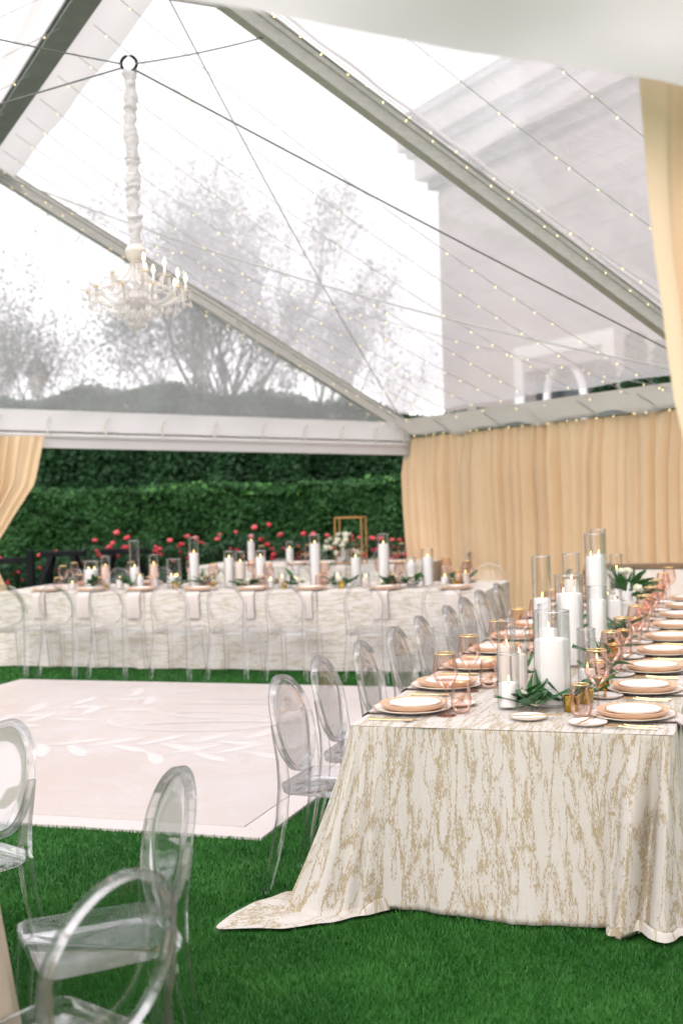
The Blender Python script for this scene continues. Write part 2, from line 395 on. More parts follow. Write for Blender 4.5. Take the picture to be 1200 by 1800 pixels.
# frames of reference: the tables are laid out on axes (b, a); the tent on axes (run, t)
TH = 0.3197
Av = np.array([math.sin(TH), math.cos(TH)]); Bv = np.array([math.cos(TH), -math.sin(TH)]); Ov = np.array([.0056, 4.9225])
def L(b, a, z=0.0):
    p = Ov+Bv*b+Av*a; return (float(p[0]), float(p[1]), z)
RZ_T = -TH                                     # rotation that turns local x to b and local y to a
AN = R(26)
Cc = np.array([.951, 17.0]); Wv = np.array([math.sin(AN), -math.cos(AN)]); Gv = np.array([-math.cos(AN), -math.sin(AN)])
def T(run, t, z=0.0):
    p = Cc+Gv*run+Wv*t; return (float(p[0]), float(p[1]), z)
TZ = .765                                      # table top height
EAVE, RIDGE, HALF, BAY = 2.474, 5.70, 5.72, 6.4
def roofz(run): return EAVE+(RIDGE-EAVE)*(run if run <= HALF else 2*HALF-run)/HALF

# ================================================================== SETTING
lawn = struct(ob('lawn', MB().grid([[(x, y, 0) for x in np.linspace(-150, 150, 31)] for y in np.linspace(-60, 240, 31)]).mesh('lawn', M['turf'])))
DF = dict(b0=-5.09, b1=-.765, a0=.88, a1=5.43)
def blades():
    pts = []
    for (x0, x1, y0, y1, dens) in [(-1.6, 1.5, 2.3, 3.6, 20000), (-2.0, 1.9, 3.6, 5.2, 15000), (-2.4, .9, 5.2, 7.0, 8000), (-1.2, 1.6, 7, 11.5, 3500), (-6, 1.6, 10.2, 14.5, 2500)]:
        n = int((x1-x0)*(y1-y0)*dens)
        pts.append(np.c_[rng.uniform(x0, x1, n), rng.uniform(y0, y1, n)])
    P = np.vstack(pts); q = P-Ov; b = q@Bv; a = q@Av
    keep = ~((b > DF['b0']-.01) & (b < DF['b1']+.004) & (a > DF['a0']-.004) & (a < DF['a1']+.01))
    keep &= ~((b > .06) & (b < 1.2) & (a > .12) & (a < 5.5)) & ~((b < -.8) & (a > 6.38) & (a < 7.4))
    for poly in ([(-.47, -.36), (-.53, -.2), (-.48, .02), (-.27, .30), (-.08, .7), (.2, .7), (.18, .05), (.06, -.09), (-.2, -.30)], [(.97, .2), (.96, -.02), (1.12, -.13), (1.28, -.10), (1.40, .1), (1.36, 1.2), (1.1, 1.2)]):
        ins = np.zeros(len(P), bool); q_ = poly[-1]
        for p_ in poly:
            c_ = ((p_[1] > a) != (q_[1] > a)) & (b < (q_[0]-p_[0])*(a-p_[1])/((q_[1]-p_[1]) or 1e-9)+p_[0]); ins ^= c_; q_ = p_
        keep &= ~ins
    vis = np.abs(P[:, 0]) < .30*P[:, 1]+.15
    P = P[keep & vis]; n = len(P)
    far = np.clip((P[:, 1]-3)/8, 0, 1)
    h = rng.uniform(.013, .030, n); w = rng.uniform(.0016, .0028, n)*(1+far*1.6)
    an = rng.uniform(0, 2*math.pi, n); ln = rng.uniform(.15, .75, n)*h; la = rng.uniform(0, 2*math.pi, n)
    dx, dy = np.cos(an)*w, np.sin(an)*w
    V = np.empty((n, 3, 3)); V[:, 0] = np.c_[P[:, 0]-dx, P[:, 1]-dy, np.zeros(n)]; V[:, 1] = np.c_[P[:, 0]+dx, P[:, 1]+dy, np.zeros(n)]
    V[:, 2] = np.c_[P[:, 0]+np.cos(la)*ln, P[:, 1]+np.sin(la)*ln, h]
    o = stuff(ob('grass', arr_mesh('grass', V.reshape(-1, 3), np.arange(3*n).reshape(-1, 3), M['blade'])))
    tag(o, 'short dense green artificial turf blades covering the lawn', 'grass'); return n
nb = blades()

# dance floor
dfx, dfy = DF['b1']-DF['b0'], DF['a1']-DF['a0']
cb, ca = (DF['b0']+DF['b1'])/2, (DF['a0']+DF['a1'])/2
dance = thing('dance_floor', 'pale blush printed dance floor lying on the turf', 'dance floor', L(cb, ca, 0), RZ_T)
ob('floor_top', MB().box(-dfx/2+.16, dfx/2-.16, -dfy/2+.16, dfy/2-.16, 0, .022).mesh('floor_top', M['dance'], False), dance)
def trim(x0, x1, y0, y1):
    # a flat edge ramp, high on the inside
    return MB().box(x0, x1, y0, y1, 0.0, .019).mesh('edge_trim', M['dance_trim'], False, .004)
e = .158
for q in ((-dfx/2, dfx/2, -dfy/2, -dfy/2+e), (-dfx/2, dfx/2, dfy/2-e, dfy/2), (-dfx/2, -dfx/2+e, -dfy/2+e+.002, dfy/2-e-.002), (dfx/2-e, dfx/2, -dfy/2+e+.002, dfy/2-e-.002)):
    ob('edge_trim', trim(*q), dance)
def ribbon(mb, pts, w, z=.0255):
    pts = [np.array(p) for p in pts]; Lr = []
    for i, p in enumerate(pts):
        d = pts[min(i+1, len(pts)-1)]-pts[max(i-1, 0)]; d = d/np.linalg.norm(d); nrm = np.array([-d[1], d[0]])
        ww = w(i/(len(pts)-1)) if callable(w) else w
        Lr.append([(*(p-nrm*ww/2), z), (*(p+nrm*ww/2), z)])
    mb.grid(Lr)
def bez(p0, p1, p2, p3, n=24):
    t = np.linspace(0, 1, n)[:, None]; p0, p1, p2, p3 = map(np.array, (p0, p1, p2, p3))
    return (1-t)**3*p0+3*t*(1-t)**2*p1+3*t*t*(1-t)*p2+t**3*p3
def dl(b, a): return (b-cb, a-ca)
mot = MB()
rr = random.Random(3)
def branch(p0, p1, p2, p3, k, sz):
    P = bez(dl(*p0), dl(*p1), dl(*p2), dl(*p3), 30); ribbon(mot, P, .022, .0228)
    for i in range(k):
        j = 3+int(25*i/k); d = P[j]-P[j-1]; d = d/np.linalg.norm(d); s = 1 if i % 2 else -1
        nn = np.array([-d[1], d[0]])*s; tip = P[j]+d*sz*.8+nn*sz*rr.uniform(.5, .9)
        c = bez(P[j], P[j]+d*sz*.3+nn*sz*.1, tip-d*sz*.1, tip, 10)
        ribbon(mot, c, lambda t: .012+.10*sz/.4*math.sin(math.pi*min(1, t*.96+.02))**1.3, .0231+.0002*(i % 3))
branch((-4.45, 3.2), (-4.0, 3.6), (-3.7, 4.4), (-3.1, 5.2), 9, .42)
branch((-4.3, 3.0), (-3.9, 3.4), (-3.4, 3.4), (-2.9, 4.9), 8, .38)
branch((-3.4, 2.75), (-2.7, 2.55), (-1.9, 2.95), (-1.0, 3.6), 13, .40)
branch((-2.4, 2.6), (-2.0, 2.5), (-1.5, 2.75), (-1.0, 2.9), 7, .36)
s_ = [bez(dl(-3.1, 3.75), dl(-3.2, 3.4), dl(-2.7, 3.2), dl(-2.1, 3.35)), bez(dl(-2.1, 3.35), dl(-1.6, 3.5), dl(-1.7, 4.1), dl(-2.5, 4.05)),
      bez(dl(-2.5, 4.05), dl(-2.9, 4.0), dl(-2.8, 3.75), dl(-2.3, 3.8)), bez(dl(-2.75, 3.5), dl(-2.2, 3.75), dl(-1.9, 3.7), dl(-1.55, 3.75)),
      bez(dl(-2.9, 4.35), dl(-2.3, 4.5), dl(-1.9, 4.4), dl(-1.2, 4.7)), bez(dl(-2.7, 4.6), dl(-2.2, 4.7), dl(-1.7, 4.6), dl(-1.3, 4.95))]
for i, q in enumerate(s_): ribbon(mot, q, .035, .0238+.0002*i)
ob('painted_motif', mot.mesh('painted_motif', M['dance_white'], False), dance)

# ================================================================== TENT
tent = thing('marquee_tent', 'clear-roofed marquee tent with grey metal frame and white trim', 'tent', (0, 0, 0))
def beam(p, q, w, h, mat, name, groove=True, par=None, roll_up=(0, 0, 1)):
    """keder-profile beam from p to q, h deep and w wide"""
    p, q = Vector(p), Vector(q); d = (q-p).normalized(); s = d.cross(Vector(roll_up)).normalized(); u = s.cross(d)
    if groove:
        pr = [(-.5, -.5), (.5, -.5), (.5, -.34), (.40, -.30), (.40, .1), (.5, .14), (.5, .34), (.36, .36), (.36, .42), (.5, .44), (.5, .5),
              (-.5, .5), (-.5, .44), (-.36, .42), (-.36, .36), (-.5, .34), (-.5, .14), (-.40, .1), (-.40, -.30), (-.5, -.34)]
    else: pr = [(-.5, -.5), (.5, -.5), (.5, .5), (-.5, .5)]
    rings = [[pt+s*x*w+u*y*h for x, y in pr] for pt in (p, q)]
    return ob(name, MB().loft(rings).mesh(name, mat, False), par or tent)
FR = [0, BAY, 2*BAY]
for t in FR:
    for side in (0, 1):
        foot = T(0, t, EAVE+.09) if side == 0 else T(2*HALF, t, EAVE+.09)
        beam(foot, T(HALF, t, RIDGE+.09), .11, .17, M['frame_metal'], 'rafter')
    for r in (0, 2*HALF):
        beam(T(r, t, 0), T(r, t, EAVE+.02), .10, .10, M['frame_metal'], 'post', False, None, (1, 0, 0))
beam(T(HALF, -.1, RIDGE+.03), T(HALF, 2*BAY+.1, RIDGE+.03), .22, .10, M['rail_dark'], 'ridge_beam')
for r in (0, 2*HALF):
    beam(T(r, 0, EAVE-.01), T(r, 2*BAY, EAVE-.01), .06, .05, M['rail_dark'], 'eave_rail', False)
# collar tie of the middle frame
ob('collar_tie', MB().tube([T(5.0, BAY, 5.34), T(2*HALF-5.0, BAY, 5.34)], .045, 12).mesh('collar_tie', M['pvc']), tent)
for r in (5.0, 2*HALF-5.0):
    ob('clamp', MB().tube([T(r-.04, BAY, 5.34), T(r+.05, BAY, 5.34)], .058, 12).mesh('clamp', M['frame_metal']), tent)
# far gable beam, rising slightly to the left as it stands on the garden
def gz(run): return (run-.15)*.0345
n = 40; runs = np.linspace(.02, 2*HALF-.02, n)
def strip(z0, z1, off, amp=0, wob=0):
    P = []
    for k, zz in enumerate(np.linspace(0, 1, 6)):
        row = []
        for r_ in np.linspace(.02, 2*HALF-.02, 160):
            z = z0(r_)*(1-zz)+z1(r_)*zz
            o = off+amp*math.sin(r_*5.3+zz*2)*(.3+zz)+amp*.6*math.sin(r_*13+zz*3)
            row.append(T(r_, o, z))
        P.append(row)
    return P
gg = lambda r: min(gz(r), gz(5.6))
beam(T(.02, .02, 2.255), T(5.72, .02, 2.255+gz(5.6)), .08, .12, M['pvc'], 'gable_beam', False)
beam(T(5.74, .02, 2.255+gz(5.6)), T(2*HALF, .02, 2.255+gz(5.6)), .08, .12, M['pvc'], 'gable_beam', False)
for i_, (z0, th) in enumerate(((2.33, .055), (2.39, .02))):
    pts = [T(r, .085+.008*i_, z0+gg(r)+.012) for r in np.linspace(.05, 2*HALF, 30)]
    ob('gable_rail', MB().tube(pts, th*.5, 8).mesh('gable_rail', M['pvc']), tent)
ob('gable_valance', MB().grid(strip(lambda r: 2.385+gg(r), lambda r: 2.645+gg(r), .10, .010)).mesh('gable_valance', M['pvc'], 'all'), tent)
# lacing loops on the valance
tie = MB().tube([(0, 0, .13), (.012, .03, .09), (.014, .04, .02), (.004, .042, -.03), (.0, .045, -.07)], .013, 6).ell((0, .0, .135), .018, 6, 4)
tie_me = tie.mesh('tie', M['rope'])
for i, px in enumerate((.12, .55, 1.06, 1.6, 2.2, 2.86, 3.55, 4.27, 4.98, 5.55, 6.2, 6.9)):
    ob('tie', tie_me, tent, T(px, .135, 2.42+gg(px)), (0, 0, -AN-math.pi/2+math.pi/2+math.pi))
# clear gable and roof panels
def slab(P, th):
    """closed thin sheet from a grid of points"""
    P = np.asarray(P, float); a, b = P.shape[:2]
    n_ = np.cross(P[-1, 0]-P[0, 0], P[0, -1]-P[0, 0]); n_ /= np.linalg.norm(n_)
    mb = MB(); mb.grid(P); mb.grid(P+n_*th); N_ = a*b
    ring = [i*b for i in range(a)]+[(a-1)*b+j for j in range(1, b)]+[i*b+b-1 for i in range(a-2, -1, -1)]+[j for j in range(b-2, 0, -1)]
    mb.f.extend([(ring[i], ring[(i+1) % len(ring)], ring[(i+1) % len(ring)]+N_, ring[i]+N_) for i in range(len(ring))])
    return mb
def fixn(me):
    bm = bmesh.new(); bm.from_mesh(me); bmesh.ops.recalc_face_normals(bm, faces=bm.faces); bm.to_mesh(me); bm.free(); return me
def quad_grid(f, nu, nv): return [[f(u, v) for v in np.linspace(0, 1, nv)] for u in np.linspace(0, 1, nu)]
def gable_pt(t, sgn):
    def f(u, v):
        r = .03+u*(HALF-.06); r = r if sgn > 0 else 2*HALF-r
        z0 = 2.64+gg(r); z1 = max(z0+.001, roofz(r)+.12)
        return T(r, t+.015*math.sin(r*2.1+v*3), z0+(z1-z0)*v)
    return f
for sgn in (1, -1):
    ob('gable_panel', fixn(slab(quad_grid(gable_pt(.03, sgn), 24, 10), .003).mesh('gable_panel', M['vinyl_gable'])), tent)
def roof_pt(t0, t1, sgn):
    def f(u, v):
        r = .14+u*(HALF-.5); t = t0+v*(t1-t0)
        z = roofz(r)+.20-.05*math.sin(math.pi*v)*math.sin(math.pi*min(1, u*1.05))+.010*math.sin(t*4+r*3)
        return T(r if sgn > 0 else 2*HALF-r, t, z)
    return f
for t0, t1 in ((0.04, BAY-.04), (BAY+.04, 2*BAY-.04)):
    for sgn in (1, -1):
        ob('roof_panel', fixn(slab(quad_grid(roof_pt(t0, t1, sgn), 20, 20), .003).mesh('roof_panel', M['vinyl'])), tent)
# white strips either side of the ridge and along the eaves
for sgn in (1, -1):
    ob('ridge_flap', MB().grid(quad_grid(lambda u, v: T(HALF+sgn*(-.08-.35*u), .02+v*(2*BAY-.04), roofz(HALF-.08-.35*u)+.13-.02*math.sin(v*40)*u), 5, 60)).mesh('ridge_flap', M['pvc'], 'all'), tent)
    def eave_f(u, v):
        t = .05+v*(2*BAY-.1); sag = .018*math.sin(t*3.3)+.014*math.sin(t*7.1+1)
        r = .03+.20*u+.035*math.sin(math.pi*u)*math.sin(t*4.2+.5); z = 2.445+sag*(1-u)*1.6+.225*u
        return T(r if sgn > 0 else 2*HALF-r, t, z)
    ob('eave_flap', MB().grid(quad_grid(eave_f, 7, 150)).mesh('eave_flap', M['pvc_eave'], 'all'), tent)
for t in (1.15, 2.35, 3.3, 4.2, 5.2, 7.0):
    ob('strap', MB().tube([T(.18, t-.12, 2.62), T(.10, t-.02, 2.53), T(.02, t+.04, 2.45)], .013, 6).mesh('strap', M['frame_metal']), tent)
# seam tapes welded across the clear roof
for t in FR[1:2]:
    for dt in (-.10, .10):
        ob('seam_tape', MB().grid(quad_grid(lambda u, v: T(.16+u*5.1, t+dt*1.0+v*.05+.012*math.sin(u*60), roofz(.16+u*5.1)+.205), 60, 3)).mesh('seam_tape', M['pvc'], 'all'), tent)
for t in (9.2,):
    ob('seam_tape', MB().grid(quad_grid(lambda u, v: T(.2+u*5, t+v*.03, roofz(.2+u*5)+.16), 10, 3)).mesh('seam_tape', M['pvc'], 'all'), tent)
# near gable beam with its white cover
NT = 2*BAY+.14
beam(T(.02, NT-.02, 2.72), T(2*HALF, NT-.02, 2.72), .10, .14, M['pvc'], 'gable_beam', False)
def cover(u, v):
    r = .05+v*(2*HALF-.1); a_ = u*math.pi*1.5-.2
    w = .024*math.sin(r*5+u*6)+.018*math.sin(r*9-u*9)+.007*math.sin(r*23+u*11)
    y = [.06, .075, .088, .092, .085, .078, .066, .055, .048][min(8, int(u*8.999))]
    z = [3.02, 2.95, 2.86, 2.78, 2.70, 2.62, 2.56, 2.51, 2.478][min(8, int(u*8.999))]
    return T(r, NT+y+w*1.3*(1-.75*u), z+.004+.026*(min(r, 9)-6.62)+.0015*math.sin(r*3.1))
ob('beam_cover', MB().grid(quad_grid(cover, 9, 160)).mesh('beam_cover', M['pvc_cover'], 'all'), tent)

# bracing and chandelier cables
def sag_line(p, q, sag, n=24):
    p, q = np.array(p), np.array(q); return [tuple(p+(q-p)*t+np.array([0, 0, -4*sag*t*(1-t)])) for t in np.linspace(0, 1, n)]
def cable(p, q, sag, r, mat, label, grp='tent cables'):
    return tag(ob('steel_cable', MB().tube(sag_line(p, q, sag), r, 5).mesh('steel_cable', mat)), label, 'cable', grp)
RING = (-1.395, 8.66, 4.755)
cable(T(HALF-.1, BAY, RIDGE-.05), T(.08, .12, 2.58), .12, .006, M['wire'], 'thin roof brace from middle ridge down to far curtain corner')
cable(T(HALF-.1, 0.2, RIDGE-.08), T(.1, BAY-.05, 2.62), .22, .009, M['cable_pale'], 'pale roof brace from far ridge down to curtain side eave')
cable((RING[0]+.04, RING[1]-.02, RING[2]-.03), T(.06, BAY, 2.56), .02, .0075, M['cable'], 'dark cable from chandelier ring down to curtain side eave')
cable((RING[0]+.05, RING[1]-.02, RING[2]+.01), T(4.70, BAY, roofz(4.70)), .015, .0055, M['cable'], 'short dark cable from chandelier ring to rafter beside it')
cable((RING[0]-.05, RING[1]+.02, RING[2]+.0), T(2*HALF-.06, BAY, 2.56), .02, .0065, M['cable'], 'grey cable from chandelier ring to far side of left eave')
cable((RING[0]-.05, RING[1]-.0, RING[2]+.02), T(2*HALF-3.0, BAY+2.2, roofz(3.0)), .015, .0055, M['cable'], 'dark cable from chandelier ring up across ridge rail')

# ------------------------------------------------------------------ string lights
bulb_v = [(0, 0, -.028), (.011, 0, -.006), (0, .011, -.006), (-.011, 0, -.006), (0, -.011, -.006), (0, 0, .012)]
bulb_f = [(0, 2, 1), (0, 3, 2), (0, 4, 3), (0, 1, 4), (5, 1, 2), (5, 2, 3), (5, 3, 4), (5, 4, 1)]
sr = random.Random(11)
def strand(p, q, sag, label, grp, sp=.27):
    pts = sag_line(p, q, sag, 40)
    th = thing('string_light', label, 'string light', pts[0], 0, grp)
    P = [tuple(np.array(a)-np.array(pts[0])) for a in pts]
    ob('wire', MB().tube(P, .0032, 4).mesh('wire', M['wire']), th)
    Ltot = math.dist(p, q); k = int(Ltot/sp); mb = MB()
    for i in range(k):
        f = (i+sr.uniform(.2, .8))/k*39; j = min(38, int(f)); c = np.array(P[j])*(1-f+j)+np.array(P[j+1])*(f-j)
        rot = Matrix.Rotation(sr.uniform(-.9, .9), 3, 'X') @ Matrix.Rotation(sr.uniform(-.9, .9), 3, 'Y')
        mb.add([tuple(np.array(rot @ Vector(b))*.62+c+np.array([0, 0, -.012])) for b in bulb_v], bulb_f)
    stuff(ob('bulb', mb.mesh('bulb', M['fairy'], False), th))
    return th
ts = [.55, 1.15, 1.75, 2.4, 3.0, 3.65, 4.3, 4.95, 5.6, 6.95, 7.7, 8.5, 9.3, 10.2]
for i, t in enumerate(ts):
    strand(T(HALF-.12, t+sr.uniform(-.1, .1), RIDGE-.10), T(.16, t+sr.uniform(-.12, .12), 2.60), .10+sr.uniform(0, .12),
           'warm fairy light strand under curtain side roof, %s from the hedge gable' % ORD[i], 'roof fairy light strands')
for i, t in enumerate([1.2, 2.4, 3.6, 4.8, 6.0, 7.2]):
    strand(T(HALF+.12, t, RIDGE-.10), T(2*HALF-.2, t+.15, 2.62), .12, 'warm fairy light strand under the left roof slope, %s from the hedge gable' % ORD[i], 'left slope fairy light strands')
strand(T(HALF-.3, .10, RIDGE-.22), T(.1, .10, 2.47), .05, 'warm fairy light strand along the hedge gable rafter', 'rafter fairy light strands')
strand(T(HALF-.4, BAY+.12, RIDGE-.05), T(.1, BAY+.12, 2.64), .04, 'warm fairy light strand along the middle rafter', 'rafter fairy light strands')
strand(T(.05, .1, 2.47), T(.05, 7.5, 2.46), .03, 'warm fairy light strand along rail above the gold curtains', 'rafter fairy light strands', .28)
strand(T(HALF, .3, RIDGE-.15), T(.1, 5.6, 2.60), .25, 'warm fairy light strand slanting across the other roof strands', 'roof fairy light strands')

# ------------------------------------------------------------------ chandelier
CH = (RING[0], RING[1])
ch = thing('chandelier', 'crystal candle chandelier hanging on a ruched white cord cover', 'chandelier', (CH[0], CH[1], 2.88))
def zc(z): return z-2.88
ring_pts = [(.055*math.cos(a), 0, zc(4.775)+.055*math.sin(a)) for a in np.linspace(0, 2*math.pi, 17)]
ob('hanging_ring', MB().tube(ring_pts, .011, 6).mesh('hanging_ring', M['black']), ch)
rows = []; cr = random.Random(5)
for i, z in enumerate(np.linspace(zc(4.72), zc(3.46), 120)):
    b_ = .042+.005*math.sin(i*.55+math.sin(i*.31)*2)+cr.uniform(-.004, .004)+(.012 if i in (24, 25, 41, 42, 43, 58, 77, 78, 97) else 0)
    ox = .006*math.sin(i*.13); rows.append([(ox+(b_+.007*math.sin(2*a+i*.45)+.005*math.sin(5*a-i*.9))*math.cos(a), (b_+.007*math.cos(3*a+i*.5))*math.sin(a), z+.010*math.sin(a*2+i*.21)) for a in np.linspace(0, 2*math.pi, 13)[:-1]])
ob('cord_cover', MB().loft(rows).mesh('cord_cover', M['pvc'], 'all'), ch)
ob('cover_tail', MB().lathe([(.05, zc(3.50)), (.075, zc(3.46)), (.06, zc(3.40)), (.02, zc(3.37))], 12).mesh('cover_tail', M['uphol']), ch)
ob('stem', MB().lathe([(.012, zc(3.45)), (.03, zc(3.40)), (.015, zc(3.36)), (.05, zc(3.30)), (.055, zc(3.24)), (.02, zc(3.2)), (.07, zc(3.16)), (.10, zc(3.12)), (.045, zc(3.07)), (.012, zc(3.04)), (.001, zc(2.99))], 14).mesh('stem', M['white_crystal']), ch)
ob('bottom_bowl', MB().lathe([(.0, zc(3.04)), (.06, zc(3.05)), (.085, zc(3.085)), (.09, zc(3.10))], 16).mesh('bottom_bowl', M['white_crystal']), ch)
bead = MB().ell((0, 0, 0), (.011, .011, .012), 6, 4)
def beads(pts):
    mb = MB()
    for p in pts: mb.add([(x+p[0], y+p[1], z+p[2]) for x, y, z in bead.v], bead.f)
    return mb
def drop(mb, p, s=1): mb.add([(p[0]+x*s, p[1]+y*s, p[2]+z*s) for x, y, z in [(0, 0, .03), (.016, 0, -.012), (0, .016, -.012), (-.016, 0, -.012), (0, -.016, -.012), (0, 0, -.032)]], bulb_f and [(0, 1, 2), (0, 2, 3), (0, 3, 4), (0, 4, 1), (5, 2, 1), (5, 3, 2), (5, 4, 3), (5, 1, 4)])
def arm(r, z0, z1, dip, an):
    pts = []
    for t in np.linspace(0, 1, 14):
        rr_ = .05+(r-.05)*t; z = z0+(z1-z0)*t-dip*math.sin(math.pi*t**.9); pts.append((rr_, 0, z))
    a_me = MB().tube(pts, .016, 7).mesh('arm', M['white_crystal'])
    top = pts[-1]
    ob('arm', a_me, ch, None, (0, 0, an))
    ob('drip_pan', MB().lathe([(.0, .0), (.03, .004), (.05, .016), (.052, .02)], 12, (r, 0, z1)).mesh('drip_pan', M['white_crystal']), ch, None, (0, 0, an))
    ob('cup', MB().lathe([(.006, -.008), (.014, .0), (.013, .012), (.0, .012)], 8, (r, 0, z1)).mesh('cup', M['goldrim']), ch, None, (0, 0, an))
    ob('candle_tube', MB().lathe([(.009, .012), (.009, .075), (.0, .075)], 8, (r, 0, z1)).mesh('candle_tube', M['porcelain']), ch, None, (0, 0, an))
    ob('bulb', MB().lathe([(.006, .075), (.012, .09), (.010, .108), (.004, .127), (.0, .136)], 8, (r, 0, z1)).mesh('bulb', M['bulb']), ch, None, (0, 0, an))
    mb = beads([(r+.03*math.cos(k), .03*math.sin(k), z1-.02-.016*j) for k in (0, 2.1, 4.2) for j in range(3)])
    for k in (0, 2.1, 4.2): drop(mb, (r+.03*math.cos(k), .03*math.sin(k), z1-.09))
    drop(mb, (r-.08, 0, z1-.15), 1.1); drop(mb, (r*.6, 0, z0-dip-.03), 1.2)
    stuff(ob('crystal_drops', mb.mesh('crystal_drops', M['white_crystal'], False), ch, None, (0, 0, an)))
for k in range(10): arm(.345, zc(3.13), zc(3.17), .075, 2*math.pi*(k+.3)/10)
for k in range(5): arm(.20, zc(3.19), zc(3.28), .03, 2*math.pi*(k+.1)/5)
for k in range(12):
    an = 2*math.pi*(k+.5)/12
    P = [((.03+.25*t**1.4)*math.cos(an), (.03+.25*t**1.4)*math.sin(an), zc(3.40)-.22*t-.05*math.sin(math.pi*t)) for t in np.linspace(0, 1, 18)]
    stuff(ob('bead_swag', beads(P).mesh('bead_swag', M['white_crystal'], False), ch))
mb = MB()
for k in range(16):
    an = 2*math.pi*k/16
    for rr_, z in ((.07, 2.99), (.13, 3.02), (.045, 2.94)): drop(mb, (rr_*math.cos(an), rr_*math.sin(an), zc(z)), 1.1)
drop(mb, (0, 0, zc(2.905)), 1.3); stuff(ob('bottom_drops', mb.mesh('bottom_drops', M['white_crystal'], False), ch))

# ================================================================== CURTAINS
def curtain(path, z0, z1, nf, amp, label, sweep=None, mat='curtain', grp='gold curtains along the wall', seed=0, nu=None, nv=26, header=True):
    """path(s)->(x,y) ; folds nf ; sweep(s, v)->s shift in metres along the path"""
    r_ = random.Random(seed); ph = [r_.uniform(0, 6.28) for _ in range(6)]
    nu = nu or nf*9
    p0, p1 = np.array(path(0)), np.array(path(1)); d = p1-p0; ln = np.linalg.norm(d); d /= ln; nm = np.array([-d[1], d[0]])
    P = []
    for v in np.linspace(0, 1, nv):
        row = []; z = z0+(z1-z0)*v
        for s in np.linspace(0, 1, nu):
            w = s*nf*2*math.pi+1.3*math.sin(s*nf*.9+ph[0])+.9*math.sin(s*nf*2.3+ph[1])+.25*v*math.sin(s*9+ph[2])
            aa = amp*(.35+.65*min(1, v*5))*(1+.5*math.sin(s*nf*1.31+ph[3]))
            sw_ = math.sin(w); o = aa*(math.copysign(abs(sw_)**.7, sw_)+.42*math.sin(2.1*w+ph[4])*(1-.4*v))
            if header and v < .03: o += .010*math.sin(w*4)
            sh = sweep(s, v) if sweep else 0
            q = p0+d*(ln*s+sh+.012*math.sin(w+1.2))+nm*(o+.02*math.sin(v*5+s*4+ph[5]))
            row.append((q[0], q[1], z))
        P.append(row)
    o0 = np.array([p0[0], p0[1], z1]); P = np.array(P)-o0
    return tag(ob('curtain', MB().grid(P).mesh('curtain', M[mat], 'all'), None, tuple(o0)), label, 'curtain', grp)
edges = [.0, 1.55, 3.15, 4.7, 6.3, 8.2]
labs = ['gold curtain panel at the hedge end of the wall', 'gold curtain panel second along the wall from hedge end', 'gold curtain panel in middle of wall, third from hedge end',
        'gold curtain panel fourth along the wall from hedge end', 'gold curtain panel fifth along wall, beside the swept sheer curtain']
for i in range(5):
    t0, t1 = edges[i], edges[i+1]
    zt0 = 2.43
    def sw(s, v, i=i): return .14*max(0, 1-s*3)*v if i == 0 else 0
    curtain(lambda s: T(-.02-.012*(i % 2), t0-.12*(i > 0)+s*(t1-t0+.22))[:2], zt0, .02, int((t1-t0)*6.2), .075, labs[i], sw, 'curtain', seed=i)
# far left gable curtain, tied back to the left
prof_z = [(0, .0), (.23, .12), (.37, .33), (.54, .57), (.58, .58), (.75, .42), (1, .30)]
def tieback(v): return float(np.interp(v, [a for a, _ in prof_z], [b for _, b in prof_z]))
curtain(lambda s: T(5.04+s*1.5, .16)[:2], 2.50, .02, 12, .03, 'gold curtain tied back against the hedge gable beam', lambda s, v: tieback(v)*(1-s)*1.15, 'curtain', 'swagged gold curtains', 21)
# near curtain hanging from the near gable beam
pz = [(0, .0), (.14, .02), (.27, .06), (.40, .14), (.5, .30), (.6, .36), (.75, .36), (1, .3)]
r0 = 6.60; RN = (r0-5.2)
def nearsw(s, v): return float(np.interp(v, [a for a, _ in pz], [b for _, b in pz]))*(1-s)*1.2
curtain(lambda s: T(6.595-s*1.4, NT-.13)[:2], 2.60, .02, 7, .035, 'gold sheer curtain swept aside under white beam opposite the hedge', nearsw, 'curtain_near', 'swagged gold curtains', 33, header=False)

# ================================================================== TABLES AND CLOTHS
def table(name, label, b0, b1, a0, a1, grp):
    t = thing(name, label, 'table', L((b0+b1)/2, (a0+a1)/2, 0), RZ_T, grp)
    hx, hy = (b1-b0)/2, (a1-a0)/2
    ob('tabletop', MB().box(-hx+.012, hx-.012, -hy+.012, hy-.012, TZ-.04, TZ-.008).mesh('tabletop', M['wood'], False), t)
    lg = MB().box(-.02, .02, -.02, .02, 0, TZ-.041).mesh('leg', M['black'], False)
    for sx in (-1, 1):
        for sy in (-1, 1): ob('leg', lg, t, (sx*(hx-.12), sy*(hy-.15), 0))
    return t
def cat(keys, s):
    """Catmull-Rom through keys [(s, vec)]"""
    ks = [k[0] for k in keys]; i = int(np.searchsorted(ks, s))-1; i = max(0, min(len(ks)-2, i))
    t = (s-ks[i])/(ks[i+1]-ks[i]); g = lambda j: np.array(keys[max(0, min(len(keys)-1, j))][1], float)
    p0, p1, p2, p3 = g(i-1), g(i), g(i+1), g(i+2)
    if i == 0: p0 = 2*p1-p2
    if i == len(ks)-2: p3 = 2*p2-p1
    m1 = (p2-p0)*.42; m2 = (p3-p1)*.42
    return (2*t**3-3*t*t+1)*p1+(t**3-2*t*t+t)*m1+(-2*t**3+3*t*t)*p2+(t**3-t*t)*m2
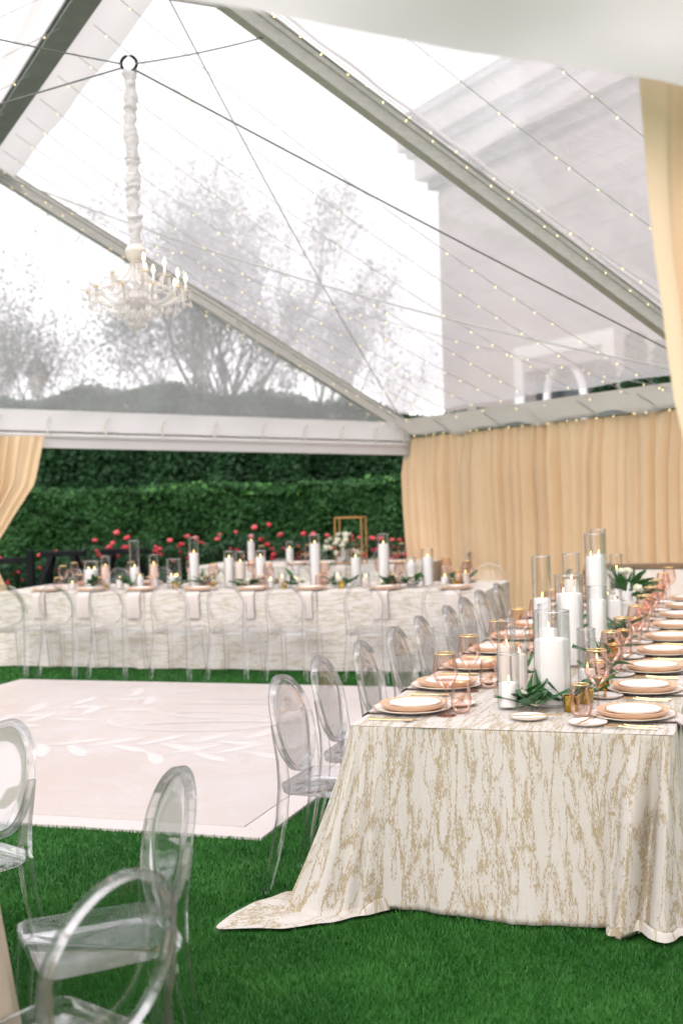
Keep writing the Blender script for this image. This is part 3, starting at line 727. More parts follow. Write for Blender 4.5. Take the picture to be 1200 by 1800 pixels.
# the long table running away from the lawn
TW, TLEN = 1.265, 5.62
for i in range(3):
    table('banquet_table', ['long folding table at lawn end, under the bark patterned cloth', 'long folding table in middle of the row, under the cloth', 'long folding table nearest gold curtains, under the bark cloth'][i],
          .01, TW-.01, .01+i*TLEN/3, (i+1)*TLEN/3-.01, 'long tables under the bark cloth')
K = [  # s, edge(b,a), foot(b,a), hem(b,a)
    (0.0, (0, TLEN), (-.03, TLEN), (-.04, TLEN)), (2.0, (0, 3), (-.03, 3), (-.045, 3)), (3.0, (0, 1.2), (-.05, 1.2), (-.07, 1.2)), (3.5, (0, .55), (-.09, .55), (-.13, .55)),
    (3.75, (0, .25), (-.18, .27), (-.25, .26)), (3.9, (0, .08), (-.26, .13), (-.40, .02)), (4.0, (0, 0), (-.30, .02), (-.455, -.10)), (4.05, (.0, 0), (-.29, -.03), (-.475, -.22)), (4.1, (.0, 0), (-.27, -.07), (-.455, -.325)),
    (4.2, (.02, 0), (-.15, -.10), (-.24, -.275)), (4.32, (.06, 0), (-.03, -.085), (-.06, -.18)), (4.45, (.11, 0), (.04, -.03), (.055, -.06)), (4.58, (.17, 0), (.13, .02), (.15, .03)),
    (4.8, (.3, 0), (.285, .035), (.29, .045)), (5.2, (.63, 0), (.63, -.02), (.63, -.012)), (5.55, (.9, 0), (.9, .0), (.9, .01)), (5.75, (1.03, 0), (1.0, .02), (.985, .035)),
    (5.9, (1.12, 0), (1.04, -.03), (1.01, -.03)), (6.02, (1.20, 0), (1.14, -.07), (1.13, -.11)), (6.12, (1.25, 0), (1.22, -.03), (1.23, -.07)), (6.22, (TW, .02), (1.30, .05), (1.33, .03)),
    (6.35, (TW, .12), (1.32, .14), (1.36, .14)), (6.6, (TW, .4), (1.31, .4), (1.33, .4)), (7.5, (TW, 1.5), (1.30, 1.5), (1.31, 1.5)), (9.0, (TW, TLEN), (1.29, TLEN), (1.3, TLEN))]
KE = [(k[0], k[1]) for k in K]; KF = [(k[0], k[2]) for k in K]; KH = [(k[0], k[3]) for k in K]
ss = np.concatenate([np.linspace(0, 3, 24), np.linspace(3.02, 6.6, 300), np.linspace(6.65, 9, 22)])
NV1, NV2 = 34, 12
rowsP, rowsU = [], []
up = 0; prev = None
for s in ss:
    E_, F_, H_ = np.array([np.interp(s, [k[0] for k in KE], [k[1][i] for k in KE]) for i in (0, 1)]), cat(KF, s), cat(KH, s)
    mid = (E_+F_)/2; up = up+(np.linalg.norm(mid-prev) if prev is not None else 0); prev = mid
    out_ = F_-E_+np.array([0, -.02]); flare = np.linalg.norm(F_-E_)
    out_n = out_/max(1e-6, np.linalg.norm(out_))
    colP, colU = [], []
    fold = .060*math.exp(-((s-5.91)/.05)**2)-.075*math.exp(-((s-6.01)/.035)**2)+.055*math.exp(-((s-6.12)/.05)**2)
    fold2 = .006*math.sin(s*17)+.004*math.sin(s*31+1)+.010*math.exp(-((s-5.21)/.03)**2)-.006*math.exp(-((s-5.27)/.03)**2)+.010*math.sin(s*48)*math.exp(-((s-4.25)/.22)**2)
    for j in range(NV1):
        v = j/(NV1-1)
        if j < 4:                          # rounding over the table edge
            a_ = j/3*math.pi/2; q = E_+out_n*.012*(math.sin(a_)-1)*1.0; z = TZ-.012*(1-math.cos(a_)); v = .015
        else:
            v = .016+(j-3)/(NV1-4)*(1-.016); k = v**1.25 if flare > .08 else v
            q = E_+(F_-E_)*k+np.array([0, -1.0])*(fold+fold2)*min(1, v*2.2)*(1 if s < 6.15 else 0)
            z = (TZ-.012)*(1-v)+.018*v
        colP.append((q[0], q[1], z)); colU.append((up, -v*TZ))
    ext = np.linalg.norm(H_-F_)
    q0 = np.array(colP[-1][:2])
    for j in range(1, NV2+1):
        t = j/NV2; q = q0+(H_-F_)*t
        z = .018+.022*math.sin(math.pi*t)*math.exp(-((s-3.95)/.12)**2)+.006*math.sin(t*9+s*30)*min(1, ext*5)*math.sin(math.pi*t)
        if 4.42 < s < 4.66: z += .05*math.sin(math.pi*t)*math.sin(math.pi*(s-4.42)/.24)
        if 5.8 < s < 6.25: z += .055*math.sin(math.pi*min(1, t*.9))*math.sin(math.pi*(s-5.8)/.45)
        colP.append((q[0], q[1], z)); colU.append((up, -TZ-ext*t))
    rowsP.append(colP); rowsU.append(colU)
cl = MB(); cl.grid(np.array([[(x-TW/2, y-TLEN/2, z) for x, y, z in r] for r in rowsP]), rowsU)
nb_, na_ = 26, 60
topP = [[(-TW/2+.0+TW*i/(nb_-1), -TLEN/2+TLEN*j/(na_-1), TZ+.0004*math.sin(i*1.3)*math.sin(j*.9)) for j in range(na_)] for i in range(nb_)]
cl.grid(topP, [[(TW*i/(nb_-1)+.37, TLEN*j/(na_-1)*.6) for j in range(na_)] for i in range(nb_)])
endv = np.linspace(0, 1, 8)
cl.grid([[(-TW/2+TW*i/12, TLEN/2+.02*k, TZ*(1-k)+.01*k) for k in endv] for i in range(13)], [[(i*.1, -k*.76) for k in endv] for i in range(13)])
o = ob('tablecloth', cl.mesh('tablecloth', M['linen'], 'all'), None, L(TW/2, TLEN/2), (0, 0, RZ_T))
tag(o, 'cream cloth with gold bark veins puddling on turf, long table', 'tablecloth')

def flat_cloth(label, b0, b1, a0, a1, seed, mat='linen_far', grp='cream cloths on the hedge tables', hem=.015, zt=TZ):
    r_ = random.Random(seed); w, d = b1-b0, a1-a0; mb = MB()
    per = []
    def seg(p, q, n): return [np.array(p)+(np.array(q)-np.array(p))*t for t in np.linspace(0, 1, n, endpoint=False)]
    c4 = [(-w/2, -d/2), (w/2, -d/2), (w/2, d/2), (-w/2, d/2)]
    nrm = [(0, -1), (1, 0), (0, 1), (-1, 0)]; pts = []
    for k in range(4):
        n_ = 60 if k % 2 == 0 else 30
        for p in seg(c4[k], c4[(k+1) % 4], n_): pts.append((p, np.array(nrm[k], float)))
    pts.append(pts[0]); P = []; U_ = []; u = 0
    for i, (p, n_) in enumerate(pts):
        if i: u += np.linalg.norm(p-pts[i-1][0])
        colP = []; colU = []
        for v in np.linspace(0, 1, 12):
            o_ = (.02+.022*math.sin(u*11+r_.random()*.1)*v+.012*math.sin(u*23+seed)*v)*v
            cd = min(np.linalg.norm(p-np.array(c)) for c in c4); o_ += .05*v*v*math.exp(-(cd/.08)**2)
            q = p+n_*o_; colP.append((q[0], q[1], zt*(1-v)+hem*v)); colU.append((u, -v*zt))
        P.append(colP); U_.append(colU)
    mb.grid(P, U_)
    mb.grid([[(-w/2+w*i/9, -d/2+d*j/9, zt) for j in range(10)] for i in range(10)], [[(w*i/9+.3, d*j/9) for j in range(10)] for i in range(10)])
    return tag(ob('tablecloth', mb.mesh('tablecloth', M[mat], 'all'), None, L((b0+b1)/2, (a0+a1)/2), (0, 0, RZ_T)), label, 'tablecloth', grp)
FA0, FA1 = 6.30, 7.52
fsegs = [(-2.36, -.74), (-4.19, -2.375), (-6.02, -4.205)]
for i, (b0, b1) in enumerate(fsegs):
    lab = ['gold wave cloth on the hedge table end by curtain', 'gold wave cloth on middle table of the hedge row', 'gold wave cloth on the third table along the hedge row from curtain'][i]
    flat_cloth(lab, b0, b1, FA0+(.01 if i == 0 else 0), FA1, i+2)
    table('banquet_table', lab.replace('gold wave cloth on', 'folding table beneath cloth,'), b0+.02, b1-.02, FA0+.02, FA1-.02, 'hedge row tables')
flat_cloth('cream cloth on the rear table beside the hedge and roses', -5.6, -2.35, 10.25, 11.45, 9, grp='rear cloths')
table('banquet_table', 'rear folding table beside the hedge, under a cream cloth', -5.58, -2.37, 10.27, 11.43, 'rear tables')
# round table under beige linen, partly behind the foreground chairs
rc = np.array([-1.79, 2.90]); rt = thing('round_table', 'round folding table under beige linen beside the clear lawn chairs', 'table', (rc[0], rc[1], 0))
ob('tabletop', MB().lathe([(0, TZ-.035), (.88, TZ-.035), (.88, TZ-.008), (0, TZ-.008)], 40).mesh('tabletop', M['wood']), rt)
ob('leg', MB().lathe([(.3, 0), (.3, .03), (.05, .06), (.05, TZ-.036)], 16).mesh('leg', M['black']), rt)
P = []; U_ = []
for i in range(161):
    an = 2*math.pi*i/160; col_ = []; cu = []
    for r_, z in [(.0, TZ), (.45, TZ), (.88, TZ), (.895, TZ-.008)]+[(.90+.06*v+.05*v*math.sin(an*17), TZ-.01-(TZ-.03)*v) for v in np.linspace(.03, 1, 12)]:
        col_.append((r_*math.cos(an), r_*math.sin(an), z)); cu.append((an*.9, z+r_))
    P.append(col_); U_.append(cu)
tag(ob('tablecloth', MB().grid(P, U_).mesh('tablecloth', M['linen_beige'], 'all'), None, (rc[0], rc[1], 0)), 'beige linen cloth on the round table by foreground chairs', 'tablecloth')

# ================================================================== CHAIRS
def chair_meshes():
    d = {}
    mb = MB()                                       # seat with shallow apron
    def rr_sec(w, dpt, z, y0=0, rad=.05, n=5):
        pts = []
        for (sx, sy, a0) in ((1, 1, 0), (-1, 1, 90), (-1, -1, 180), (1, -1, 270)):
            ww = w/2*(1.0 if sy > 0 else .93)
            for k in range(n):
                a_ = R(a0+90*k/(n-1)); pts.append((sx*(ww-rad)+rad*math.cos(a_), y0+sy*(dpt/2-rad)+rad*math.sin(a_), z))
        return pts
    mb.loft([rr_sec(.385, .385, .425), rr_sec(.40, .40, .432), rr_sec(.41, .41, .46), rr_sec(.405, .405, .470), rr_sec(.36, .36, .472), rr_sec(.30, .30, .466)])
    d['seat'] = mb.mesh('seat', M['acrylic_seat'], True)
    def leg(path, secs):
        rings = []
        for (x, y, z), (wx, wy) in zip(path, secs):
            c_ = .28
            rings.append([(x+sx*wx/2*kx, y+sy*wy/2*ky, z) for sx, sy, kx, ky in ((1, 1, 1, 1-c_), (1, 1, 1-c_, 1), (-1, 1, 1-c_, 1), (-1, 1, 1, 1-c_), (-1, -1, 1, 1-c_), (-1, -1, 1-c_, 1), (1, -1, 1-c_, 1), (1, -1, 1, 1-c_))])
        return MB().loft(rings).mesh('leg', M['acrylic'], True)
    for s, nm in ((1, 'R'), (-1, 'L')):
        d['front'+nm] = leg([(s*.190, .205, 0), (s*.182, .185, .22), (s*.178, .172, .424)], [(.032, .032), (.040, .040), (.046, .046)])
        d['rear'+nm] = leg([(s*.20, -.275, 0), (s*.185, -.235, .15), (s*.172, -.20, .32), (s*.166, -.188, .46), (s*.170, -.192, .56), (s*.178, -.205, .65), (s*.184, -.218, .72)],
                           [(.034, .038), (.037, .042), (.040, .046), (.042, .046), (.038, .040), (.032, .034), (.022, .026)])
    zc_, hw, hh = .700, .190, .208
    def yb(z, x=0): return -.168-(z-.46)*.20-.10*max(0, z-.7)**1.3+.35*x*x*.6
    rings = []
    N = 44
    for i in range(N):
        a_ = 2*math.pi*i/N; cx, cz = math.cos(a_), math.sin(a_); ring = []
        for dr, dy in ((.001, .013), (-.001, .015), (-.017, .015), (-.019, .013), (-.019, -.013), (-.017, -.015), (-.001, -.015), (.001, -.013)):
            x = (hw+dr)*cx; z = zc_+(hh+dr)*cz; ring.append((x, yb(z, x)+dy, z))
        rings.append(ring)
    rings.append(rings[0]); mb = MB(); mb.loft(rings, True, False)
    me = mb.mesh('back_frame', M['acrylic'], False)
    bm = bmesh.new(); bm.from_mesh(me); bmesh.ops.remove_doubles(bm, verts=bm.verts, dist=1e-5); bmesh.ops.recalc_face_normals(bm, faces=bm.faces); bm.to_mesh(me); bm.free(); me.shade_smooth(); me.set_sharp_from_angle(angle=R(28))
    d['back_frame'] = me
    mb = MB(); rings = []
    for k, dy in ((0, -.003), (.5, -.003), (.86, -.003), (.885, 0), (.86, .003), (.5, .003), (0, .003)):
        rings.append([(max(k, .01)*hw*math.cos(2*math.pi*i/N), yb(zc_+max(k, .01)*hh*math.sin(2*math.pi*i/N), max(k, .01)*hw*math.cos(2*math.pi*i/N))+dy, zc_+max(k, .01)*hh*math.sin(2*math.pi*i/N)) for i in range(N)])
    me = mb.loft(rings).mesh('back_panel', M['acrylic_panel'], 'all')
    bm = bmesh.new(); bm.from_mesh(me); bmesh.ops.recalc_face_normals(bm, faces=bm.faces); bm.to_mesh(me); bm.free()
    d['back_panel'] = me
    return d
CHM = chair_meshes()
for k_, me in CHM.items():
    bm = bmesh.new(); bm.from_mesh(me); bmesh.ops.recalc_face_normals(bm, faces=bm.faces); bm.to_mesh(me); bm.free()
def chair(x, y, rz, label, grp):
    """origin under the seat; faces local +y"""
    t = thing('ghost_chair', label, 'chair', (x, y, 0), rz, grp)
    ob('seat', CHM['seat'], t)
    for k in ('frontL', 'frontR', 'rearL', 'rearR'): ob('leg', CHM[k], t)
    ob('back_frame', CHM['back_frame'], t); ob('back_panel', CHM['back_panel'], t)
    return t
crnd = random.Random(2)
def face(vx, vy): return math.atan2(-vx, vy)
fb = face(Bv[0], Bv[1]); fa = face(Av[0], Av[1])
for i in range(9):
    p = L(-.185+crnd.uniform(-.02, .02), .31+.635*i+crnd.uniform(-.03, .03))
    chair(p[0], p[1], fb+crnd.uniform(-.07, .05), 'clear acrylic chair at the long table, %s from the lawn end' % ORD[i], 'chairs along the long table')
for i, b in enumerate([-.98, -1.69, -2.45, -3.05, -3.62, -4.29, -4.84, -5.36]):
    p = L(b, 5.90+crnd.uniform(-.02, .02)); chair(p[0], p[1], fa+crnd.uniform(-.06, .06), 'clear acrylic chair facing hedge table from dance floor, %s from curtain end' % ORD[i], 'chairs on the dance floor side of the hedge table')
for i, b in enumerate([-1.07, -2.3, -3.25, -3.82, -4.29, -4.95, -5.49, -6.1]):
    p = L(b, 7.92+crnd.uniform(-.02, .02)); chair(p[0], p[1], fa+math.pi+crnd.uniform(-.06, .06), 'clear acrylic chair on hedge side of hedge table, %s from curtain end' % ORD[i], 'chairs on the hedge side of the hedge table')
p = L(-.33, 7.0); chair(p[0], p[1], fb+math.pi+.3, 'clear acrylic chair at the curtain end of hedge table', 'end chairs')
for i, (b, a) in enumerate([(-2.05, 11.0), (-2.05, 10.45), (-2.9, 9.85), (-4.0, 9.85), (-3.4, 11.85), (-4.4, 11.85)]):
    p = L(b, a); rot = fb+math.pi if i < 2 else (fa if i < 4 else fa+math.pi)
    chair(p[0], p[1], rot+crnd.uniform(-.1, .1), 'clear acrylic chair at the rear table, %s counted from its curtain end' % ORD[i], 'chairs at the rear table')
# three chairs around the round table
def chair_by_back(bx, by, fx, fy, label):
    n_ = math.hypot(fx, fy); fx, fy = fx/n_, fy/n_
    chair(bx+fx*.255, by+fy*.255, face(fx, fy), label, 'chairs around the round table')
chair_by_back(-1.245, 4.48, -.62, -.72, 'clear acrylic chair at round table, nearest the blush dance floor')
chair_by_back(-.505, 3.60, -.90, -.42, 'clear acrylic chair at round table, standing between two other chairs')
chair_by_back(-.50, 2.62, -.80, .60, 'clear acrylic chair at round table, furthest from the dance floor')

# ================================================================== TABLEWARE MESHES
def scallop(R0, n_lobes, prof, amp, name, mat, seg=72):
    mb = MB(); rings = []
    for r, z in prof:
        k = (r/R0)**6
        rings.append([(r*(1+amp*k*abs(math.sin(n_lobes*math.pi*j/seg)))*math.cos(2*math.pi*j/seg), r*(1+amp*k*abs(math.sin(n_lobes*math.pi*j/seg)))*math.sin(2*math.pi*j/seg), z) for j in range(seg)])
    mb.loft(rings, True, False); return mb.mesh(name, mat, True)
ME = {}
ME['charger'] = scallop(.165, 12, [(0.0001, .004), (.11, .004), (.135, .008), (.165, .016), (.166, .013), (.13, .001), (.1, .0), (.0001, .0)], .03, 'charger', M['porcelain'])
ME['charger_edge'] = scallop(.165, 12, [(.1625, .0162), (.166, .0172), (.1672, .0155)], .03, 'charger_edge', M['rimgold'])
ME['dinner'] = MB().lathe([(.0001, .006), (.10, .006), (.125, .012), (.142, .027), (.1445, .026), (.13, .009), (.105, .0), (.0001, .0)], 48).mesh('dinner', M['peach'])
ME['salad'] = scallop(.108, 9, [(.0001, .005), (.068, .005), (.074, .0065), (.086, .009), (.108, .017), (.109, .014), (.086, .003), (.06, .0), (.0001, .0)], .045, 'salad', M['porcelain'], 54)
ME['salad_edge'] = scallop(.108, 9, [(.1065, .0172), (.1085, .0182), (.1098, .0165)], .045, 'salad_edge', M['rimgold'], 54)
ME['bread'] = scallop(.075, 9, [(.0001, .004), (.05, .004), (.06, .007), (.075, .013), (.0755, .011), (.06, .002), (.045, .0), (.0001, .0)], .05, 'bread', M['porcelain'], 54)
ME['bread_edge'] = scallop(.075, 9, [(.0738, .0132), (.0755, .0140), (.0764, .0126)], .05, 'bread_edge', M['rimgold'], 54)
ME['wine'] = MB().lathe([(.0001, .001), (.039, .002), (.038, .004), (.014, .008), (.0052, .016), (.0042, .06), (.0045, .105), (.009, .116), (.030, .130), (.047, .157), (.053, .183), (.050, .210), (.043, .245), (.041, .2585)], 28).mesh('wine', M['pink_glass'], 'all')
ME['wine_rim'] = MB().lathe([(.0405, .257), (.0418, .2595), (.0405, .262), (.0396, .2595), (.0405, .257)], 28).mesh('wine_rim', M['goldrim'])
ME['wine_water'] = MB().lathe([(.0001, .150), (.043, .150)], 20).mesh('wine_water', M['pink_glass'])
ME['tumbler'] = MB().lathe([(.0001, .006), (.025, .004), (.034, .008), (.043, .035), (.044, .060), (.040, .095), (.035, .131)], 26).mesh('tumbler', M['pink_glass'], 'all')
ME['tumbler_rim'] = MB().lathe([(.0345, .130), (.036, .132), (.0348, .1345), (.0338, .132), (.0345, .130)], 26).mesh('tumbler_rim', M['goldrim'])
def flatware(kind):
    mb = MB(); Ln = .20
    if kind == 'knife':
        mb.loft([[(-.0035, y0, .0015), (.0035, y0, .0015), (.0035, y0, .0055), (-.0035, y0, .0055)] for y0 in (-.10, .01)])
        mb.loft([[(-.0028, .01, .002), (.0028, .01, .002), (.0028, .01, .005), (-.0028, .01, .005)], [(-.009, .03, .003), (.006, .03, .003), (.006, .03, .0042), (-.009, .03, .0042)], [(-.008, .095, .003), (.006, .095, .003), (.006, .095, .0042), (-.008, .095, .0042)], [(.003, .115, .003), (.006, .115, .003), (.006, .115, .004), (.003, .115, .004)]])
    elif kind == 'fork':
        mb.tube([(0, -.10, .004), (0, -.02, .005), (0, .03, .008), (0, .045, .010)], [.0034, .0028, .0026, .004], 6)
        mb.box(-.010, .010, .043, .058, .008, .0105)
        for k in range(4): mb.box(-.010+k*.0058, -.0075+k*.0058, .0575, .10, .0082, .0102)
    else:
        mb.tube([(0, -.10, .004), (0, -.01, .005), (0, .045, .006)], [.0034, .0028, .003], 6); mb.ell((0, .068, .007), (.0155, .026, .005), 12, 6)
    return mb.mesh(kind, M['gold'])
for k in ('knife', 'fork', 'spoon'): ME[k] = flatware(k)
def napkin_mesh(hang, w=.16, back=.22, mat='napkin'):
    """lies on the table under the plate, drops over the edge at local y=0 (edge along x)"""
    mb = MB()
    for lay in range(2):
        P = []
        for k in range(18):
            s = k/17*(back+hang)
            if s < back: y, z = back-s, .0055+.003*lay+.002*math.sin(s*30)
            else: y, z = -.014-.012*lay*.5-.01*math.sin((s-back)*9), TZ*0-(s-back)+.006
            P.append([(x*w/2*(1-.06*lay)+.004*math.sin(s*15+x), y-.003*lay, z) for x in np.linspace(-1, 1, 7)])
        mb.grid(P)
    return mb.mesh('napkin', M[mat], 'all')
ME['napkin_short'] = napkin_mesh(.05, .20, .26); ME['napkin_long'] = napkin_mesh(.26, .15, .2)
ME['votive'] = MB().lathe([(.0001, .001), (.027, .001), (.029, .004), (.0325, .066), (.0300, .066), (.027, .012), (.0001, .012)], 24).mesh('votive', M['mercury'])
ME['flame'] = MB().lathe([(.0001, 0), (.0035, .006), (.0042, .012), (.0022, .022), (.0002, .030)], 8).mesh('flame', M['flame'])
ME['wick'] = MB().tube([(0, 0, -.004), (.001, 0, .006), (.003, 0, .011)], .0012, 5).mesh('wick', M['wick'])

def put(name, me, loc, rz, label, cat_, grp, extra=None):
    o = tag(ob(name, me, None, loc, (0, 0, rz)), label, cat_, grp)
    for nm, m_ in (extra or []): ob(nm, m_, o)
    return o
prnd = random.Random(9)
def setting(b, a, inward, where, grp, level=3, long_napkin=False):
    """inward: +1 when the table lies towards +b / +a from the diner; axis by 'ax'"""
    ax, sg, edge = inward
    def P(d_in, d_side, z):          # d_in from the table edge inwards, d_side to the diner's right
        if ax == 'b': return L(edge+sg*d_in, a-sg*d_side, z)
        return L(b+sg*d_side, edge+sg*d_in, z)
    rz = (fb if ax == 'b' else fa)+(0 if sg > 0 else math.pi)
    j = lambda s=.006: prnd.uniform(-s, s)
    D = .175
    put('charger_plate', ME['charger'], P(D, j(), TZ+.009), prnd.uniform(0, 6), 'white scalloped charger, '+where, 'plate', grp+' chargers', [('gilt_edge', ME['charger_edge'])])
    put('dinner_plate', ME['dinner'], P(D, j(), TZ+.0145), 0, 'peach dinner plate, '+where, 'plate', grp+' dinner plates')
    put('salad_plate', ME['salad'], P(D+j(), j(.01), TZ+.0240), prnd.uniform(0, 6), 'small white gilt-edged plate, '+where, 'plate', grp+' salad plates', [('gilt_edge', ME['salad_edge'])])
    nm = ME['napkin_long'] if long_napkin else ME['napkin_short']
    p = P(0, .02 if long_napkin else .0, TZ+.001)
    put('napkin', nm, p, rz, 'taupe folded napkin over table edge, '+where, 'napkin', grp+' napkins')
    w = put('wine_glass', ME['wine'], P(.325+j(.02), .10+j(.015), TZ+.001), 0, 'pink gold-rimmed wine glass, '+where, 'glass', grp+' wine glasses', [('gold_rim', ME['wine_rim']), ('water', ME['wine_water'])])
    put('tumbler', ME['tumbler'], P(.385+j(.012), .005+j(.02), TZ+.001), 0, 'pink stemless tumbler, '+where, 'tumbler', grp+' tumblers', [('gold_rim', ME['tumbler_rim'])])
    if level >= 2:
        put('knife', ME['knife'], P(.15+j(), .205, TZ+.002), rz+math.pi*0+j(.05), 'gold knife, '+where, 'knife', grp+' knives')
        put('fork', ME['fork'], P(.15+j(), -.20, TZ+.002), rz+j(.06), 'gold fork, '+where, 'fork', grp+' forks')
    if level >= 3:
        put('salad_fork', ME['fork'], P(.16+j(), -.235, TZ+.002), rz+j(.06), 'second gold fork, '+where, 'fork', grp+' salad forks')
        put('spoon', ME['spoon'], P(.15+j(), .235, TZ+.002), rz+j(.05), 'gold spoon, '+where, 'spoon', grp+' spoons')
    if level >= 1 and not long_napkin:
        put('bread_plate', ME['bread'], P(.335, -.16+j(), TZ+.002), prnd.uniform(0, 6), 'small bread plate, '+where, 'plate', grp+' bread plates', [('gilt_edge', ME['bread_edge'])])
        if level >= 2: put('butter_knife', ME['knife'], P(.335, -.16+j(), TZ+.0165), rz+1.45+j(.2), 'gold butter knife on bread plate, '+where, 'knife', grp+' butter knives')
for i in range(9):
    a = .34+.62*i; lv = 3 if i < 5 else (2 if i < 7 else 1)
    setting(0, a, ('b', 1, 0.0), '%s from lawn end, dance floor side of long table' % ORD[i], 'long table dance floor side', lv)
    setting(0, a-.02, ('b', -1, TW), '%s from lawn end, curtain side of long table' % ORD[i], 'long table curtain side', lv)
for i, b in enumerate([-1.06, -1.75, -2.5, -3.1, -3.68, -4.33, -4.9, -5.42]):
    setting(b, 0, ('a', 1, FA0), '%s from curtain, dance floor side of hedge table' % ORD[i], 'hedge table dance floor side', 1, True)
for i, b in enumerate([-1.2, -1.9, -2.6, -3.3, -4.0, -4.7, -5.4]):
    setting(b, 0, ('a', -1, FA1), '%s from curtain, hedge side of hedge table' % ORD[i], 'hedge table hedge side', 0, True)
for i, b in enumerate([-2.8, -3.45, -4.1, -4.75]):
    setting(b, 0, ('a', 1, 10.25), '%s from curtain, near side of rear table' % ORD[i], 'rear table', 0, True)
p = L(.685, .235, TZ+.002)
put('bread_plate', ME['bread'], p, .5, 'lone white side plate with knife in front of the big candle', 'plate', None, [('gilt_edge', ME['bread_edge'])])
p = L(.72, .225, TZ+.0165); put('butter_knife', ME['knife'], p, RZ_T+math.pi/2+.25, 'steel-bright gold knife lying across the lone side plate', 'knife', None)

# ------------------------------------------------------------------ candles in glass cylinders
def vase(b, a, D, h, hc, label_v, label_c, grp, waxk='wax', fill=False, flames=1, lite=False):
    p = L(b, a, TZ+.001); r = D/2
    me = MB().lathe([(.0001, .003), (r*.9, .002), (r*.985, .006), (r, .02), (r, h*.5), (r, h-.002), (r-.002, h), (r-.0045, h-.004), (r-.0045, .012), (.0001, .010)], 32).mesh('cylinder_vase', M['clear'])
    v = tag(ob('cylinder_vase', me, None, p), label_v, 'vase', grp)
    ob('rim', MB().lathe([(r-.0005, h-.003), (r+.0006, h), (r-.002, h+.0016), (r-.005, h), (r-.0005, h-.003)], 32).mesh('rim', M['crystal']), v)
    rc_ = r-.0065 if fill else r*.72
    c = thing('candle', label_c, 'candle', (p[0], p[1], p[2]+.0125), 0, grp+' candles')
    prof = [(.0001, 0), (rc_*.99, 0), (rc_, .003), (rc_, hc*.33), (rc_, hc*.66), (rc_, hc-.005), (rc_*.96, hc), (rc_*.6, hc-.004), (.0001, hc-.006)]
    ob('wax', MB().lathe(prof, 28).mesh('wax', M[waxk]), c)
    for k in range(flames):
        an = 2.4*k+.4; rr_ = 0 if flames == 1 else rc_*.45
        q = (rr_*math.cos(an), rr_*math.sin(an), hc-.005)
        ob('wick', ME['wick'], c, q); ob('flame', ME['flame'], c, (q[0]+.002, q[1], q[2]+.008), None, 1.0)
    return v
def ends(ht): return 'tall' if ht > .45 else ('mid-height' if ht > .28 else 'short')
VL = [  # b, a, D, h, hc, wax, fill, flames, text
    (.564, .455, .098, .235, .098, 'wax', True, 1, 'lawn-end corner beside white rosebud'), (.735, .565, .160, .405, .272, 'wax', True, 1, 'widest in front, filled with white wax'),
    (.485, .85, .090, .335, .20, 'wax_beige', True, 1, 'just behind rosebud cylinder, blush wax'), (.550, .80, .082, .30, .172, 'wax_beige', True, 1, 'slim, tucked between blush one and widest one'),
    (.845, .86, .085, .295, .10, 'wax', True, 1, 'mostly empty, right behind gold votives'), (.530, 1.62, .100, .58, .35, 'wax', True, 1, 'tallest near lawn end, half empty'),
    (.655, 1.72, .150, .475, .365, 'wax', True, 2, 'wide one behind the tallest near lawn end'), (.57, 2.45, .100, .545, .38, 'wax_beige', True, 1, 'blush candle, behind the wide one'),
    (.700, 2.50, .118, .655, .51, 'wax', True, 2, 'very tall, nearly full, centre of long table'), (.66, 3.05, .100, .66, .49, 'wax', True, 1, 'very tall, hidden behind its taller twin'),
    (.800, 1.70, .100, .415, .335, 'wax', True, 1, 'slim full pillar right of centre'), (.60, 3.9, .09, .40, .27, 'wax_beige', True, 1, 'slim blush one before the leaf bouquet'),
    (.665, 3.45, .10, .36, .2, 'wax', True, 1, 'half empty one before the leaf bouquet'), (.72, 3.35, .10, .25, .175, 'wax', True, 1, 'short full one before the leaf bouquet'),
    (.845, 1.22, .080, .20, .09, 'wax', True, 1, 'small low one among eucalyptus leaves'), (.62, 1.22, .1, .37, .24, 'wax', True, 1, 'clear one standing behind widest front cylinder'),
    (.66, 4.75, .10, .30, .2, 'wax', True, 1, 'last one at the curtain end of long table'), (.55, 5.2, .10, .38, .25, 'wax', True, 1, 'at far end of long table near settee'),
    (.47, 1.30, .07, .13, .07, 'wax', True, 1, 'tiny cup between blush cylinder and plates')]
for (b, a, D, h, hc, wx, fl, k, txt) in VL:
    vase(b, a, D, h, hc, 'clear glass cylinder, '+txt, ('blush' if 'beige' in wx else 'white')+' candle inside cylinder, '+txt, 'long table cylinders', wx, fl, k)
VF = [(-5.15, .165, .29, .20, 2), (-4.97, .106, .34, .226, 1), (-4.59, .112, .505, .222, 1), (-4.41, .106, .346, .244, 1), (-4.18, .162, .30, .116, 3), (-3.95, .112, .523, .357, 1),
      (-3.51, .112, .374, .305, 1), (-3.38, .112, .372, .261, 1), (-5.31, .084, .125, .058, 1), (-3.16, .115, .374, .31, 1), (-2.60, .117, .526, .435, 1), (-2.18, .112, .365, .286, 1),
      (-1.85, .117, .523, .422, 1), (-1.58, .106, .283, .227, 1), (-1.42, .115, .364, .286, 1), (-4.72, .085, .14, .10, 1), (-4.5, .085, .15, .12, 1), (-3.02, .085, .20, .08, 1), (-2.9, .085, .16, .1, 1),
      (-2.32, .085, .15, .11, 1), (-2.02, .085, .14, .10, 1), (-1.22, .085, .2, .10, 1), (-1.02, .085, .2, .13, 1), (-2.76, .085, .14, .09, 1)]
vr = random.Random(4)
